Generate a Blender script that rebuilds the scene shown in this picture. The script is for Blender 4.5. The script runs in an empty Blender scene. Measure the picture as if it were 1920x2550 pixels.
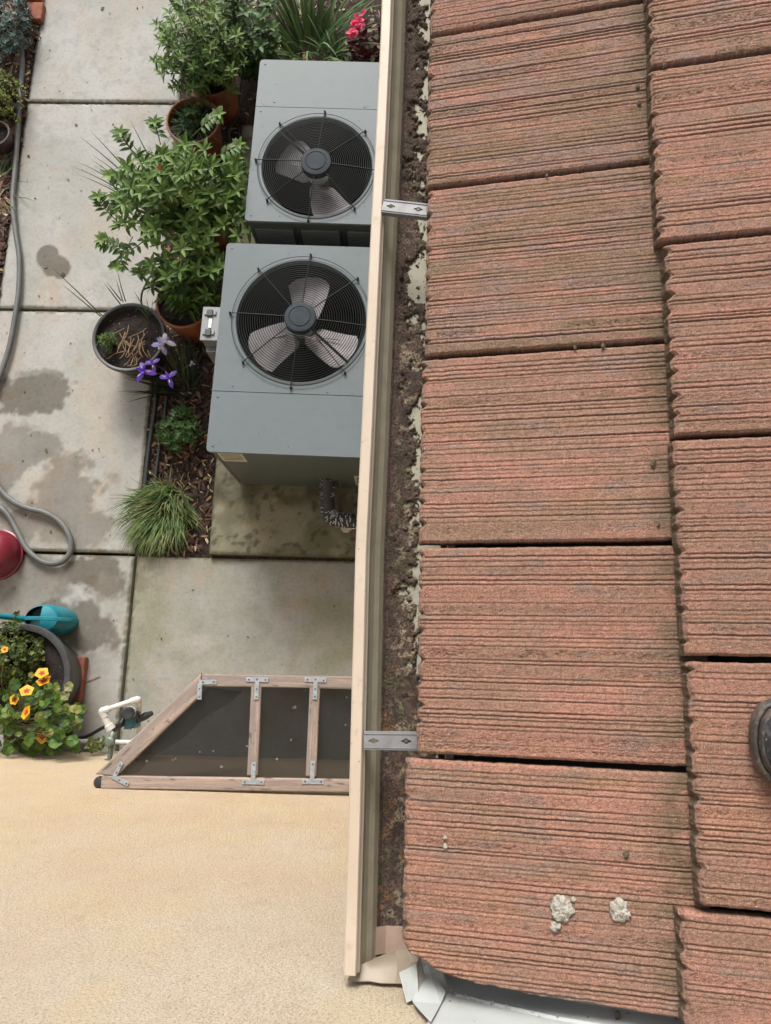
import bpy, math, random
import numpy as np
from mathutils import Vector, Matrix
from mathutils.geometry import tessellate_polygon
random.seed(7); RG = np.random.default_rng(7)
S = bpy.context.scene; COL = S.collection
R = math.radians

# ---------------------------------------------------------------- camera, sky, sun, exposure
CAM = (0.0, 0.0, 4.2); F = 1850.0
ROT = (R(12.02), R(1.157), R(1.546))
cd = bpy.data.cameras.new('camera'); cam = bpy.data.objects.new('camera', cd); COL.objects.link(cam)
cam.location = CAM; cam.rotation_euler = ROT
cd.sensor_fit = 'VERTICAL'; cd.sensor_height = 24; cd.lens = F / 2550 * 24
cd.clip_start = 0.02; cd.clip_end = 400
S.camera = cam
SUN_EL, SUN_AZ = R(36), R(-10)          # azimuth measured from +Y
W = bpy.data.worlds.new('World'); S.world = W; W.use_nodes = True
wn = W.node_tree.nodes; wl = W.node_tree.links
bg = wn['Background']; sky = wn.new('ShaderNodeTexSky'); sky.sky_type = 'NISHITA'; sky.sun_disc = False
sky.sun_elevation = SUN_EL; sky.sun_rotation = SUN_AZ; sky.air_density = 1.0; sky.dust_density = 4.0
hs = wn.new('ShaderNodeHueSaturation'); hs.inputs['Saturation'].default_value = 0.28
wl.new(sky.outputs[0], hs.inputs['Color']); wl.new(hs.outputs[0], bg.inputs[0]); bg.inputs[1].default_value = 0.11
sd = bpy.data.lights.new('sun', 'SUN'); sd.energy = 2.0; sd.angle = R(22); sd.color = (1, 0.95, 0.87)
sun = bpy.data.objects.new('sun', sd); COL.objects.link(sun)
sv = Vector((math.sin(SUN_AZ) * math.cos(SUN_EL), math.cos(SUN_AZ) * math.cos(SUN_EL), math.sin(SUN_EL)))
sun.rotation_euler = sv.to_track_quat('Z', 'Y').to_euler(); sun.location = (0, 3, 9)
S.view_settings.view_transform = 'Standard'; S.view_settings.look = 'None'
S.view_settings.gamma = 1; S.view_settings.exposure = 0.84

# ---------------------------------------------------------------- measuring: photo pixel -> point on a real plane
def _rm():
    cx, sx = math.cos(ROT[0]), math.sin(ROT[0]); cy, sy = math.cos(ROT[1]), math.sin(ROT[1]); cz, sz = math.cos(ROT[2]), math.sin(ROT[2])
    return np.array([[cz, -sz, 0], [sz, cz, 0], [0, 0, 1]]) @ np.array([[cy, 0, sy], [0, 1, 0], [-sy, 0, cy]]) @ np.array([[1, 0, 0], [0, cx, -sx], [0, sx, cx]])
RM = _rm(); C0 = np.array(CAM)
def ray(x, y): return RM @ np.array([x - 960, -(y - 1275), -F])
def at(x, y, z=0.0):
    d = ray(x, y); q = C0 + d * ((z - C0[2]) / d[2]); return Vector(q)
def atY(x, y, Y):
    d = ray(x, y); return Vector(C0 + d * ((Y - C0[1]) / d[1]))
RS = R(11.957); ROX, ROY, ROZ = 0.0213, 1.1556, 4.2 - 1.1695
EX = np.array([math.cos(RS), 0, math.sin(RS)]); EN = np.array([-math.sin(RS), 0, math.cos(RS)]); RO = np.array([ROX, ROY, ROZ])
TW, TA, TOFF = 0.32026, 0.38457, 0.1679
def rp(u, v, n=0.0): return Vector(RO + EX * u + EN * n + np.array([0, -v, 0]))
def ruv(x, y, n=0.0):
    d = ray(x, y); o = RO + EN * n; t = ((o - C0) @ EN) / (d @ EN); q = C0 + d * t - RO
    return q @ EX, -q[1]
WALLY = -0.47; SIDEX = 0.38

# ---------------------------------------------------------------- noise (numpy)
def _h(i, j, s):
    n = (i.astype(np.int64) * 374761393 + j.astype(np.int64) * 668265263 + int(s) * 1442695040) & 0xffffffff
    n = ((n ^ (n >> 13)) * 1274126177) & 0xffffffff
    n = n ^ (n >> 16)
    return (n & 0xffff) / 65535.0
def vn(x, y, s=0):
    x = np.asarray(x, float); y = np.asarray(y, float); i = np.floor(x); j = np.floor(y); a = x - i; b = y - j
    a = a * a * (3 - 2 * a); b = b * b * (3 - 2 * b)
    return (_h(i, j, s) * (1 - a) + _h(i + 1, j, s) * a) * (1 - b) + (_h(i, j + 1, s) * (1 - a) + _h(i + 1, j + 1, s) * a) * b
def fbm(x, y, s=0, o=4):
    t = 0; w = 0; k = 1.0
    for q in range(o):
        t = t + vn(x * k, y * k, s + q * 17) / k; w += 1 / k; k *= 2
    return t / w
def sst(a, b, x):
    t = np.clip((x - a) / (b - a), 0, 1); return t * t * (3 - 2 * t)
def mixc(c, d, m): return c * (1 - m[..., None]) + np.asarray(d) * m[..., None]

# ---------------------------------------------------------------- materials
def mat(name, col=(.5, .5, .5), rough=.7, metal=0., attr=False, noise=None, bumps=(), spec=.5, trans=0., speck=None, alpha=None, coat=0.):
    """noise=(scale,(r,g,b),lo,hi): second colour mixed in by noise; bumps=[(scale,strength,dist)]; speck=(scale,thr,col)"""
    m = bpy.data.materials.new(name); m.use_nodes = True; nt = m.node_tree; N = nt.nodes; L = nt.links
    p = N['Principled BSDF']; out = N['Material Output']; p.inputs['Roughness'].default_value = rough
    p.inputs['Metallic'].default_value = metal; p.inputs['Specular IOR Level'].default_value = spec
    p.inputs['Coat Weight'].default_value = coat
    tc = N.new('ShaderNodeTexCoord'); co = tc.outputs['Object']
    if attr:
        a = N.new('ShaderNodeAttribute'); a.attribute_name = 'Col'; src = a.outputs['Color']
    else:
        c = N.new('ShaderNodeRGB'); c.outputs[0].default_value = (*col, 1); src = c.outputs[0]
    def tex(scale, detail=4, rgh=.6):
        t = N.new('ShaderNodeTexNoise'); t.inputs['Scale'].default_value = scale; t.inputs['Detail'].default_value = detail
        t.inputs['Roughness'].default_value = rgh; L.new(co, t.inputs['Vector']); return t.outputs['Fac']
    def rng(s, a, b):
        r = N.new('ShaderNodeMapRange'); r.inputs['From Min'].default_value = a; r.inputs['From Max'].default_value = b; L.new(s, r.inputs['Value']); return r.outputs[0]
    def mix(f, a, b, mode='MIX'):
        x = N.new('ShaderNodeMix'); x.data_type = 'RGBA'; x.blend_type = mode
        if isinstance(f, float): x.inputs[0].default_value = f
        else: L.new(f, x.inputs[0])
        L.new(a, x.inputs[6])
        if isinstance(b, tuple): x.inputs[7].default_value = (*b, 1)
        else: L.new(b, x.inputs[7])
        return x.outputs[2]
    for nz in (noise or []):
        src = mix(rng(tex(nz[0]), nz[2], nz[3]), src, nz[1], nz[4] if len(nz) > 4 else 'MIX')
    for sp in (speck or []):
        v = N.new('ShaderNodeTexVoronoi'); v.inputs['Scale'].default_value = sp[0]; L.new(co, v.inputs['Vector'])
        g = N.new('ShaderNodeMath'); g.operation = 'LESS_THAN'; L.new(v.outputs['Distance'], g.inputs[0]); g.inputs[1].default_value = sp[1]
        sx = N.new('ShaderNodeSeparateColor'); L.new(v.outputs['Color'], sx.inputs[0])
        g2 = N.new('ShaderNodeMath'); g2.operation = 'LESS_THAN'; L.new(sx.outputs[0], g2.inputs[0]); g2.inputs[1].default_value = sp[3]
        g3 = N.new('ShaderNodeMath'); g3.operation = 'MULTIPLY'; L.new(g.outputs[0], g3.inputs[0]); L.new(g2.outputs[0], g3.inputs[1])
        src = mix(g3.outputs[0], src, sp[2])
    L.new(src, p.inputs['Base Color'])
    nrm = None
    for b in bumps:
        if len(b) > 3 and b[3] == 'v':
            v = N.new('ShaderNodeTexVoronoi'); v.inputs['Scale'].default_value = b[0]; L.new(co, v.inputs['Vector']); h = v.outputs['Distance']
        elif len(b) > 3 and b[3] == 'x' or len(b) > 3 and b[3] == 'y':
            mp = N.new('ShaderNodeMapping'); mp.inputs['Scale'].default_value = (1, .02, 1) if b[3] == 'y' else (.02, 1, 1)
            L.new(co, mp.inputs['Vector']); t = N.new('ShaderNodeTexNoise'); t.inputs['Scale'].default_value = b[0]; t.inputs['Detail'].default_value = 3
            L.new(mp.outputs[0], t.inputs['Vector']); h = t.outputs['Fac']
        else: h = tex(b[0], 5, .65)
        bn = N.new('ShaderNodeBump'); bn.inputs['Strength'].default_value = b[1]; bn.inputs['Distance'].default_value = b[2]
        L.new(h, bn.inputs['Height'])
        if nrm: L.new(nrm, bn.inputs['Normal'])
        nrm = bn.outputs[0]
    if nrm: L.new(nrm, p.inputs['Normal'])
    if trans:
        tr = N.new('ShaderNodeBsdfTranslucent'); L.new(src, tr.inputs[0]); ms = N.new('ShaderNodeMixShader'); ms.inputs[0].default_value = trans
        L.new(p.outputs[0], ms.inputs[1]); L.new(tr.outputs[0], ms.inputs[2]); L.new(ms.outputs[0], out.inputs[0])
    if alpha is not None:
        tr = N.new('ShaderNodeBsdfTransparent'); ms = N.new('ShaderNodeMixShader'); ms.inputs[0].default_value = alpha
        L.new(tr.outputs[0], ms.inputs[1]); L.new(p.outputs[0], ms.inputs[2]); L.new(ms.outputs[0], out.inputs[0])
    return m
M = {}
M['tile'] = mat('fluted concrete tile', attr=True, rough=.92, spec=.2, noise=[(650, (.6, .56, .53), .49, .6, 'MULTIPLY'), (420, (.13, .08, .06), .64, .78), (300, (.58, .40, .30), .6, .8)],
                bumps=[(330, .8, .003), (800, 1, .003)], speck=[(420, .24, (.68, .6, .48), .03)])
M['tiledirt'] = mat('tile edge grime', col=(.1, .085, .065), rough=1, noise=[(90, (.05, .045, .03), .4, .6), (40, (.22, .17, .13), .55, .7)], bumps=[(150, 1, .006)])
M['concrete'] = mat('concrete', attr=True, rough=.85, spec=.3, noise=[(6, (.86, .9, .84), .4, .6, 'MULTIPLY'), (55, (.84, .84, .84), .45, .7, 'MULTIPLY'), (380, (.8, .8, .8), .5, .75, 'MULTIPLY')],
                    bumps=[(260, .25, .002)], speck=[(30, .09, (.11, .1, .07), .3)])
M['pathc'] = mat('broom finished concrete', attr=True, rough=.85, spec=.3, noise=[(5, (.93, .93, .9), .4, .6, 'MULTIPLY'), (45, (.88, .87, .85), .45, .7, 'MULTIPLY'), (380, (.82, .82, .82), .5, .75, 'MULTIPLY')],
                 bumps=[(260, .2, .002), (220, .3, .002, 'x')], speck=[(22, .07, (.11, .1, .08), .3)])
M['soil'] = mat('dark soil', attr=True, rough=.95, noise=[(60, (.02, .014, .012), .4, .6), (200, (.09, .055, .045), .6, .75)], bumps=[(120, 1, .01), (400, .8, .004)], speck=[(90, .22, (.4, .36, .3), .06)])
M['chip'] = mat('bark chip', attr=True, rough=.9, bumps=[(200, .6, .003)])
M['stucco'] = mat('stucco', attr=True, rough=.93, spec=.15, noise=[(230, (.74, .67, .58), .52, .62, 'MULTIPLY'), (420, (.84, .79, .74), .52, .62, 'MULTIPLY'), (3, (.97, .92, .88), .35, .65, 'MULTIPLY')],
                  bumps=[(180, 1, .013), (400, .9, .007)])
M['stucco2'] = mat('painted wall', col=(.55, .45, .33), rough=.95, bumps=[(170, .6, .005)])
M['foundation'] = mat('grey foundation', col=(.2, .2, .18), rough=.95, noise=[(14, (.1, .1, .09), .4, .7)], bumps=[(120, .5, .003)])
M['cream'] = mat('cream gutter paint', col=(.50, .425, .345), rough=.5, spec=.3, noise=[(9, (.46, .38, .295), .35, .65), (45, (.42, .34, .26), .58, .7), (120, (.45, .37, .27), .68, .8)], bumps=[(40, .05, .002)], speck=[(60, .08, (.25, .2, .13), .35)])
M['creamin'] = mat('weathered inner gutter paint', col=(.42, .385, .29), rough=.55, noise=[(25, (.34, .31, .235), .4, .7), (150, (.3, .27, .19), .62, .8)], speck=[(90, .1, (.12, .09, .06), .4)])
M['creambare'] = mat('dirt stained trough paint', col=(.36, .345, .27), rough=.7, noise=[(30, (.27, .245, .18), .5, .75), (300, (.2, .15, .1), .62, .72)], speck=[(140, .18, (.08, .06, .04), .3)])
M['grit'] = mat('gutter silt', attr=True, rough=.97, noise=[(260, (.045, .033, .028), .45, .62), (520, (.2, .14, .11), .64, .78)], bumps=[(300, 1, .004), (700, .8, .002)])
M['alu'] = mat('bare aluminium', col=(.25, .25, .265), rough=.6, metal=.35, noise=[(40, (.19, .19, .19), .45, .75)], bumps=[(120, .1, .001)])
M['galv'] = mat('galvanised steel', col=(.33, .37, .41), rough=.5, metal=.6, noise=[(60, (.42, .46, .5), .45, .6)])
M['screw'] = mat('screw head', col=(.12, .12, .12), rough=.5, metal=.5)
M['wflash'] = mat('white flashing paint', col=(.37, .39, .385), rough=.6, noise=[(10, (.31, .33, .33), .4, .7), (80, (.42, .38, .3), .66, .76)], speck=[(70, .14, (.15, .12, .09), .3)], bumps=[(30, .2, .003)])
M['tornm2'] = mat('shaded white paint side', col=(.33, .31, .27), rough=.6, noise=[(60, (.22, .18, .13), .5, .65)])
M['tornm'] = mat('bent brown metal', col=(.29, .235, .175), rough=.5, noise=[(14, (.24, .2, .155), .4, .65)], bumps=[(25, .25, .004)])
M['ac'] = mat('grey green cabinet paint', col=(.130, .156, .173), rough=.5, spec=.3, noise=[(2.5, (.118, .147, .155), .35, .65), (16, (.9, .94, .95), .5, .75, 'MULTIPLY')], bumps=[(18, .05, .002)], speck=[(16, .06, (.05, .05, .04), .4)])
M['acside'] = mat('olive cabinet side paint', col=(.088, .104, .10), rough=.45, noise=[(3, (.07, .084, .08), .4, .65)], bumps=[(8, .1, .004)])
M['acdark'] = mat('dark louvre steel', col=(.05, .058, .056), rough=.55)
M['bore'] = mat('fan bore', col=(.010, .011, .011), rough=.8, spec=.15, noise=[(9, (.008, .009, .009), .4, .6)])
M['black'] = mat('black inside', col=(.008, .008, .009), rough=.9)
M['wire'] = mat('black wire', col=(.011, .014, .014), rough=.6, spec=.25)
M['hub'] = mat('motor cap', col=(.028, .038, .05), rough=.7, spec=.2, noise=[(20, (.04, .05, .06), .4, .7)])
M['blade'] = mat('fan blade aluminium', col=(.25, .245, .26), rough=.65, metal=.1, noise=[(14, (.35, .32, .34), .4, .7), (60, (.25, .22, .21), .62, .75)])
M['sticker'] = mat('beige sticker', col=(.42, .4, .31), rough=.6)
M['ink'] = mat('sticker ink', col=(.05, .055, .05), rough=.6)
M['terra'] = mat('terracotta plastic', col=(.30, .098, .042), rough=.55, noise=[(12, (.15, .052, .03), .4, .65), (60, (.14, .06, .035), .6, .75)])
M['blackpot'] = mat('charcoal plastic', col=(.03, .033, .034), rough=.45, noise=[(20, (.05, .052, .05), .45, .65)])
M['greypot'] = mat('slate grey plastic', col=(.05, .053, .058), rough=.5, noise=[(20, (.035, .037, .04), .45, .65)])
M['maroon'] = mat('maroon glaze', col=(.17, .012, .026), rough=.35)
M['plum'] = mat('dark plum plastic', col=(.05, .03, .03), rough=.5)
M['leaf'] = mat('leaf', attr=True, rough=.5, spec=.3, trans=.25, noise=[(60, (1.2, 1.0, .6), .5, .7, 'MULTIPLY')])
M['petal'] = mat('petal', attr=True, rough=.6, trans=.3)
M['stem'] = mat('stem', col=(.07, .075, .03), rough=.7, noise=[(30, (.12, .07, .03), .4, .6)])
M['drystem'] = mat('dry stem', col=(.3, .2, .11), rough=.8)
M['hose'] = mat('grey hose rubber', col=(.085, .09, .09), rough=.55, noise=[(5, (.13, .135, .13), .4, .65), (50, (.07, .07, .065), .6, .75)])
M['hose2'] = mat('black poly tube', col=(.022, .024, .026), rough=.42)
M['teal'] = mat('teal plastic', col=(.008, .2, .25), rough=.38, noise=[(12, (.01, .15, .2), .4, .65)])
M['tealdark'] = mat('inside of can', col=(.004, .05, .06), rough=.6)
M['pvc'] = mat('white pvc', col=(.55, .55, .52), rough=.4, noise=[(14, (.42, .41, .38), .45, .7)])
M['timer'] = mat('timer blue body', col=(.015, .1, .14), rough=.35)
M['timerdark'] = mat('timer grey cap', col=(.05, .065, .075), rough=.5)
M['brass'] = mat('weathered brass', col=(.13, .17, .14), rough=.5, metal=.4, noise=[(50, (.3, .27, .2), .5, .65)])
M['wood'] = mat('weathered wood', attr=True, rough=.85, spec=.2, noise=[(120, (.85, .8, .8), .5, .7, 'MULTIPLY')], bumps=[(160, .3, .002)])
M['net'] = mat('black insect screen', col=(.013, .013, .014), rough=.9, spec=.05, alpha=.9, noise=[(6, (.01, .01, .011), .4, .6)])
M['net2'] = mat('slack black netting', col=(.07, .07, .072), rough=.8, spec=.1, alpha=.4)
M['tape'] = mat('black pipe wrap', col=(.02, .022, .026), rough=.5, bumps=[(90, .6, .004)])
M['tapew'] = mat('pale woven tape dash', col=(.42, .45, .49), rough=.5)
M['shoe_rubber'] = mat('dusty black shoe rubber', col=(.035, .032, .03), rough=.55, noise=[(40, (.085, .065, .055), .46, .6), (160, (.14, .115, .095), .56, .68)], bumps=[(120, .3, .002)])
M['shoe_mesh'] = mat('black shoe fabric', col=(.018, .019, .023), rough=.75, noise=[(26, (.17, .18, .20), .54, .66), (140, (.07, .07, .075), .5, .62)], bumps=[(500, .8, .002, 'y')], speck=[(120, .2, (.5, .5, .5), .2)])
M['mortar'] = mat('pale mortar', col=(.50, .47, .41), rough=.95, noise=[(220, (.28, .25, .2), .48, .62)], bumps=[(260, 1, .006)])
M['crumb'] = mat('dry moss crumb', col=(.16, .12, .07), rough=1, noise=[(120, (.06, .05, .03), .4, .6)], bumps=[(200, 1, .005)])
M['brick'] = mat('red brick', col=(.3, .1, .06), rough=.9, noise=[(20, (.2, .08, .05), .4, .6)], bumps=[(120, .5, .003)])

# ---------------------------------------------------------------- mesh building
class MB:
    def __init__(s): s.v = []; s.f = []; s.mi = []; s.c = []
    def add(s, vs, fs, mi=0, col=None):
        o = len(s.v); s.v += [tuple(q) for q in vs]; s.f += [tuple(i + o for i in f) for f in fs]; s.mi += [mi] * len(fs)
        s.c += [col or (.5, .5, .5)] * len(vs)
    def box(s, cx, cy, cz, dx, dy, dz, bev=0., mi=0, Mx=None, col=None):
        x, y, z = dx / 2, dy / 2, dz / 2; b = min(bev, x * .49, y * .49, z * .49)
        if b <= 0:
            vs = [Vector((i * x, j * y, k * z)) for i in (-1, 1) for j in (-1, 1) for k in (-1, 1)]
            fs = [(0, 1, 3, 2), (4, 6, 7, 5), (0, 4, 5, 1), (2, 3, 7, 6), (0, 2, 6, 4), (1, 5, 7, 3)]
        else:
            def oct_(xx, yy, zz, bb): return [Vector(q) for q in ((-xx + bb, -yy, zz), (xx - bb, -yy, zz), (xx, -yy + bb, zz), (xx, yy - bb, zz), (xx - bb, yy, zz), (-xx + bb, yy, zz), (-xx, yy - bb, zz), (-xx, -yy + bb, zz))]
            rings = [oct_(x - b, y - b, -z, b * .3), oct_(x, y, -z + b, b), oct_(x, y, z - b, b), oct_(x - b, y - b, z, b * .3)]
            vs = sum(rings, []); fs = [tuple(range(7, -1, -1)), tuple(range(24, 32))]
            for k in range(3):
                for i in range(8): fs.append((k * 8 + i, k * 8 + (i + 1) % 8, k * 8 + 8 + (i + 1) % 8, k * 8 + 8 + i))
        T = Matrix.Translation((cx, cy, cz)) if Mx is None else Mx @ Matrix.Translation((cx, cy, cz))
        s.add([T @ q for q in vs], fs, mi, col); return s
    def bar(s, a, b, w, t, up=(0, 0, 1), mi=0, bev=.001, col=None):
        a = Vector(a); b = Vector(b); d = (b - a); L = d.length; d.normalize(); u = Vector(up); sd_ = d.cross(u).normalized(); u = sd_.cross(d)
        Mx = Matrix(((d.x, sd_.x, u.x, (a.x + b.x) / 2), (d.y, sd_.y, u.y, (a.y + b.y) / 2), (d.z, sd_.z, u.z, (a.z + b.z) / 2), (0, 0, 0, 1)))
        return s.box(0, 0, 0, L, w, t, bev, mi, Mx, col)
    def tube(s, pts, r, n=8, mi=0, cap=True, col=None):
        pts = [Vector(p) for p in pts]; rs = r if isinstance(r, (list, tuple)) else [r] * len(pts); rings = []
        pu = None
        for i, p in enumerate(pts):
            d = (pts[min(i + 1, len(pts) - 1)] - pts[max(i - 1, 0)])
            if d.length < 1e-9: d = Vector((0, 0, 1))
            d.normalize()
            if pu is None: pu = d.orthogonal().normalized()
            pu = (pu - d * pu.dot(d)); pu = pu.normalized() if pu.length > 1e-6 else d.orthogonal().normalized()
            w = d.cross(pu)
            rings.append([p + (pu * math.cos(2 * math.pi * k / n) + w * math.sin(2 * math.pi * k / n)) * rs[i] for k in range(n)])
        fs = []
        for i in range(len(pts) - 1):
            for k in range(n): fs.append((i * n + k, i * n + (k + 1) % n, (i + 1) * n + (k + 1) % n, (i + 1) * n + k))
        if cap: fs += [tuple(range(n - 1, -1, -1)), tuple(range((len(pts) - 1) * n, len(pts) * n))]
        s.add(sum(rings, []), fs, mi, col); return s
    def lathe(s, prof, c=(0, 0, 0), n=40, mi=0, wob=0., Mx=None, col=None):
        vs = []; fs = []
        for r, z in prof:
            for k in range(n):
                a = 2 * math.pi * k / n; rr = r * (1 + wob * math.sin(3 * a + 1))
                q = Vector((rr * math.cos(a), rr * math.sin(a), z)); vs.append((Mx @ q if Mx else q) + Vector(c))
        for i in range(len(prof) - 1):
            for k in range(n): fs.append((i * n + k, i * n + (k + 1) % n, (i + 1) * n + (k + 1) % n, (i + 1) * n + k))
        s.add(vs, fs, mi, col); return s
    def plate(s, outer, holes, z0, z1, mi=0, Mx=None, col=None):
        loops = [[Vector((x, y, 0)) for x, y in outer]] + [[Vector((x, y, 0)) for x, y in h] for h in holes]
        tris = tessellate_polygon(loops); flat = sum(loops, []); n = len(flat)
        T = Mx or Matrix.Identity(4)
        vs = [T @ Vector((q.x, q.y, z1)) for q in flat] + [T @ Vector((q.x, q.y, z0)) for q in flat]; fs = []
        for t in tris:
            a, b, c = (flat[i] for i in t); up = (b - a).cross(c - a).z > 0; t = tuple(t) if up else tuple(t)[::-1]
            fs.append(t); fs.append(tuple(i + n for i in t[::-1]))
        o = 0
        for l in loops:
            k = len(l)
            for i in range(k): fs.append((o + i, o + (i + 1) % k, o + (i + 1) % k + n, o + i + n))
            o += k
        s.add(vs, fs, mi, col); return s
    def build(s, name, mats, parent=None, smooth=False, org=None, col=False):
        me = bpy.data.meshes.new(name); mats = mats if isinstance(mats, (list, tuple)) else [mats]
        o3 = Vector(org) if org is not None else (Vector(parent.location) if parent is not None and parent.get('_w') is None else Vector((0, 0, 0)))
        if parent is not None: o3 = wpos(parent)
        if org is not None: o3 = Vector(org)
        me.from_pydata([(q[0] - o3.x, q[1] - o3.y, q[2] - o3.z) for q in s.v], [], s.f)
        for m_ in mats: me.materials.append(m_)
        if len(mats) > 1: me.polygons.foreach_set('material_index', s.mi)
        if smooth: me.polygons.foreach_set('use_smooth', [True] * len(s.f)); 
        if smooth and smooth != 'all':
            try: me.set_sharp_from_angle(angle=R(35))
            except Exception: pass
        if col:
            ca = me.color_attributes.new('Col', 'FLOAT_COLOR', 'POINT'); a = np.ones((len(s.v), 4), np.float32); a[:, :3] = s.c; ca.data.foreach_set('color', a.ravel())
        me.update(); ob = bpy.data.objects.new(name, me); COL.objects.link(ob)
        if parent is not None:
            ob.parent = parent; ob.location = o3 - wpos(parent)
        else: ob.location = o3
        return ob
def wpos(o):
    p = Vector(o.location); q = o.parent
    while q: p += Vector(q.location); q = q.parent
    return p
def gridmesh(name, V, nu, nv, mt, col=None, parent=None, smooth=True, org=(0, 0, 0), flip=False):
    """V: (nu*nv,3) array"""
    org = np.array(org, float); V = (V - org).astype(np.float32); i = np.arange(nu * nv).reshape(nu, nv)
    q = np.stack([i[:-1, :-1], i[1:, :-1], i[1:, 1:], i[:-1, 1:]], -1).reshape(-1, 4)
    if flip: q = q[:, ::-1]
    return npmesh(name, V, q, mt, col, parent, smooth, org)
def npmesh(name, V, q, mt, col=None, parent=None, smooth=True, org=(0, 0, 0)):
    me = bpy.data.meshes.new(name); nf, k = q.shape
    me.vertices.add(len(V)); me.vertices.foreach_set('co', np.ascontiguousarray(V, np.float32).ravel())
    me.loops.add(nf * k); me.loops.foreach_set('vertex_index', np.ascontiguousarray(q, np.int32).ravel())
    me.polygons.add(nf); me.polygons.foreach_set('loop_start', np.arange(0, nf * k, k, dtype=np.int32)); me.polygons.foreach_set('loop_total', np.full(nf, k, np.int32))
    me.polygons.foreach_set('use_smooth', np.full(nf, bool(smooth)))
    me.update(calc_edges=True)
    if col is not None:
        ca = me.color_attributes.new('Col', 'FLOAT_COLOR', 'POINT'); a = np.ones((len(V), 4), np.float32); a[:, :3] = col; ca.data.foreach_set('color', a.ravel())
    me.materials.append(mt); me.validate(); ob = bpy.data.objects.new(name, me); COL.objects.link(ob)
    if parent is not None: ob.parent = parent; ob.location = Vector(org) - wpos(parent)
    else: ob.location = Vector(org)
    return ob
def thing(name, label, cat, loc=(0, 0, 0), group=None):
    o = bpy.data.objects.new(name, None); o.empty_display_size = .1; COL.objects.link(o); o.location = loc
    return tag(o, label, cat, group)
def tag(o, label, cat, group=None, kind=None):
    if label: o['label'] = label
    if cat: o['category'] = cat
    if group: o['group'] = group
    if kind: o['kind'] = kind
    return o
def struct(o): o['kind'] = 'structure'; return o
def smoothpath(pts, k=6):
    P = [Vector(p) for p in pts]; out = []
    for i in range(len(P) - 1):
        a, b, c, d = P[max(i - 1, 0)], P[i], P[i + 1], P[min(i + 2, len(P) - 1)]
        for j in range(k):
            t = j / k; out.append(.5 * ((2 * b) + (c - a) * t + (2 * a - 5 * b + 4 * c - d) * t * t + (3 * b - 3 * c + d - a) * t ** 3))
    out.append(P[-1]); return out

# ================================================================ SETTING: soil, slabs
def soil_sheet(name, x0, x1, y0, y1, step, z, amp, seed):
    xs = np.arange(x0, x1 + step, step); ys = np.arange(y0, y1 + step, step); X, Y = np.meshgrid(xs, ys, indexing='ij')
    n1 = fbm(X * 6, Y * 6, seed); n2 = fbm(X * 45, Y * 45, seed + 5, 3); Z = z + amp * (n1 - .5) * 2 + .012 * (n2 - .5)
    c = mixc(np.full(X.shape + (3,), (.052, .032, .026)), (.085, .055, .045), sst(.4, .65, fbm(X * 14, Y * 14, seed + 9)))
    V = np.stack([X, Y, Z], -1).reshape(-1, 3)
    return struct(gridmesh(name, V, len(xs), len(ys), M['soil'], c.reshape(-1, 3), flip=False))
g = MB(); g.add([(-60, -60, -.09), (60, -60, -.09), (60, 60, -.09), (-60, 60, -.09)], [(0, 1, 2, 3)], col=(.06, .04, .032)); struct(g.build('ground', M['soil'], col=True))
soil_sheet('planting_soil', -1.54, .37, .58, 5.6, .012, -.015, .012, 3)
soil_sheet('planting_soil', -4.2, -2.56, .62, 5.6, .016, -.012, .014, 8)

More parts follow.
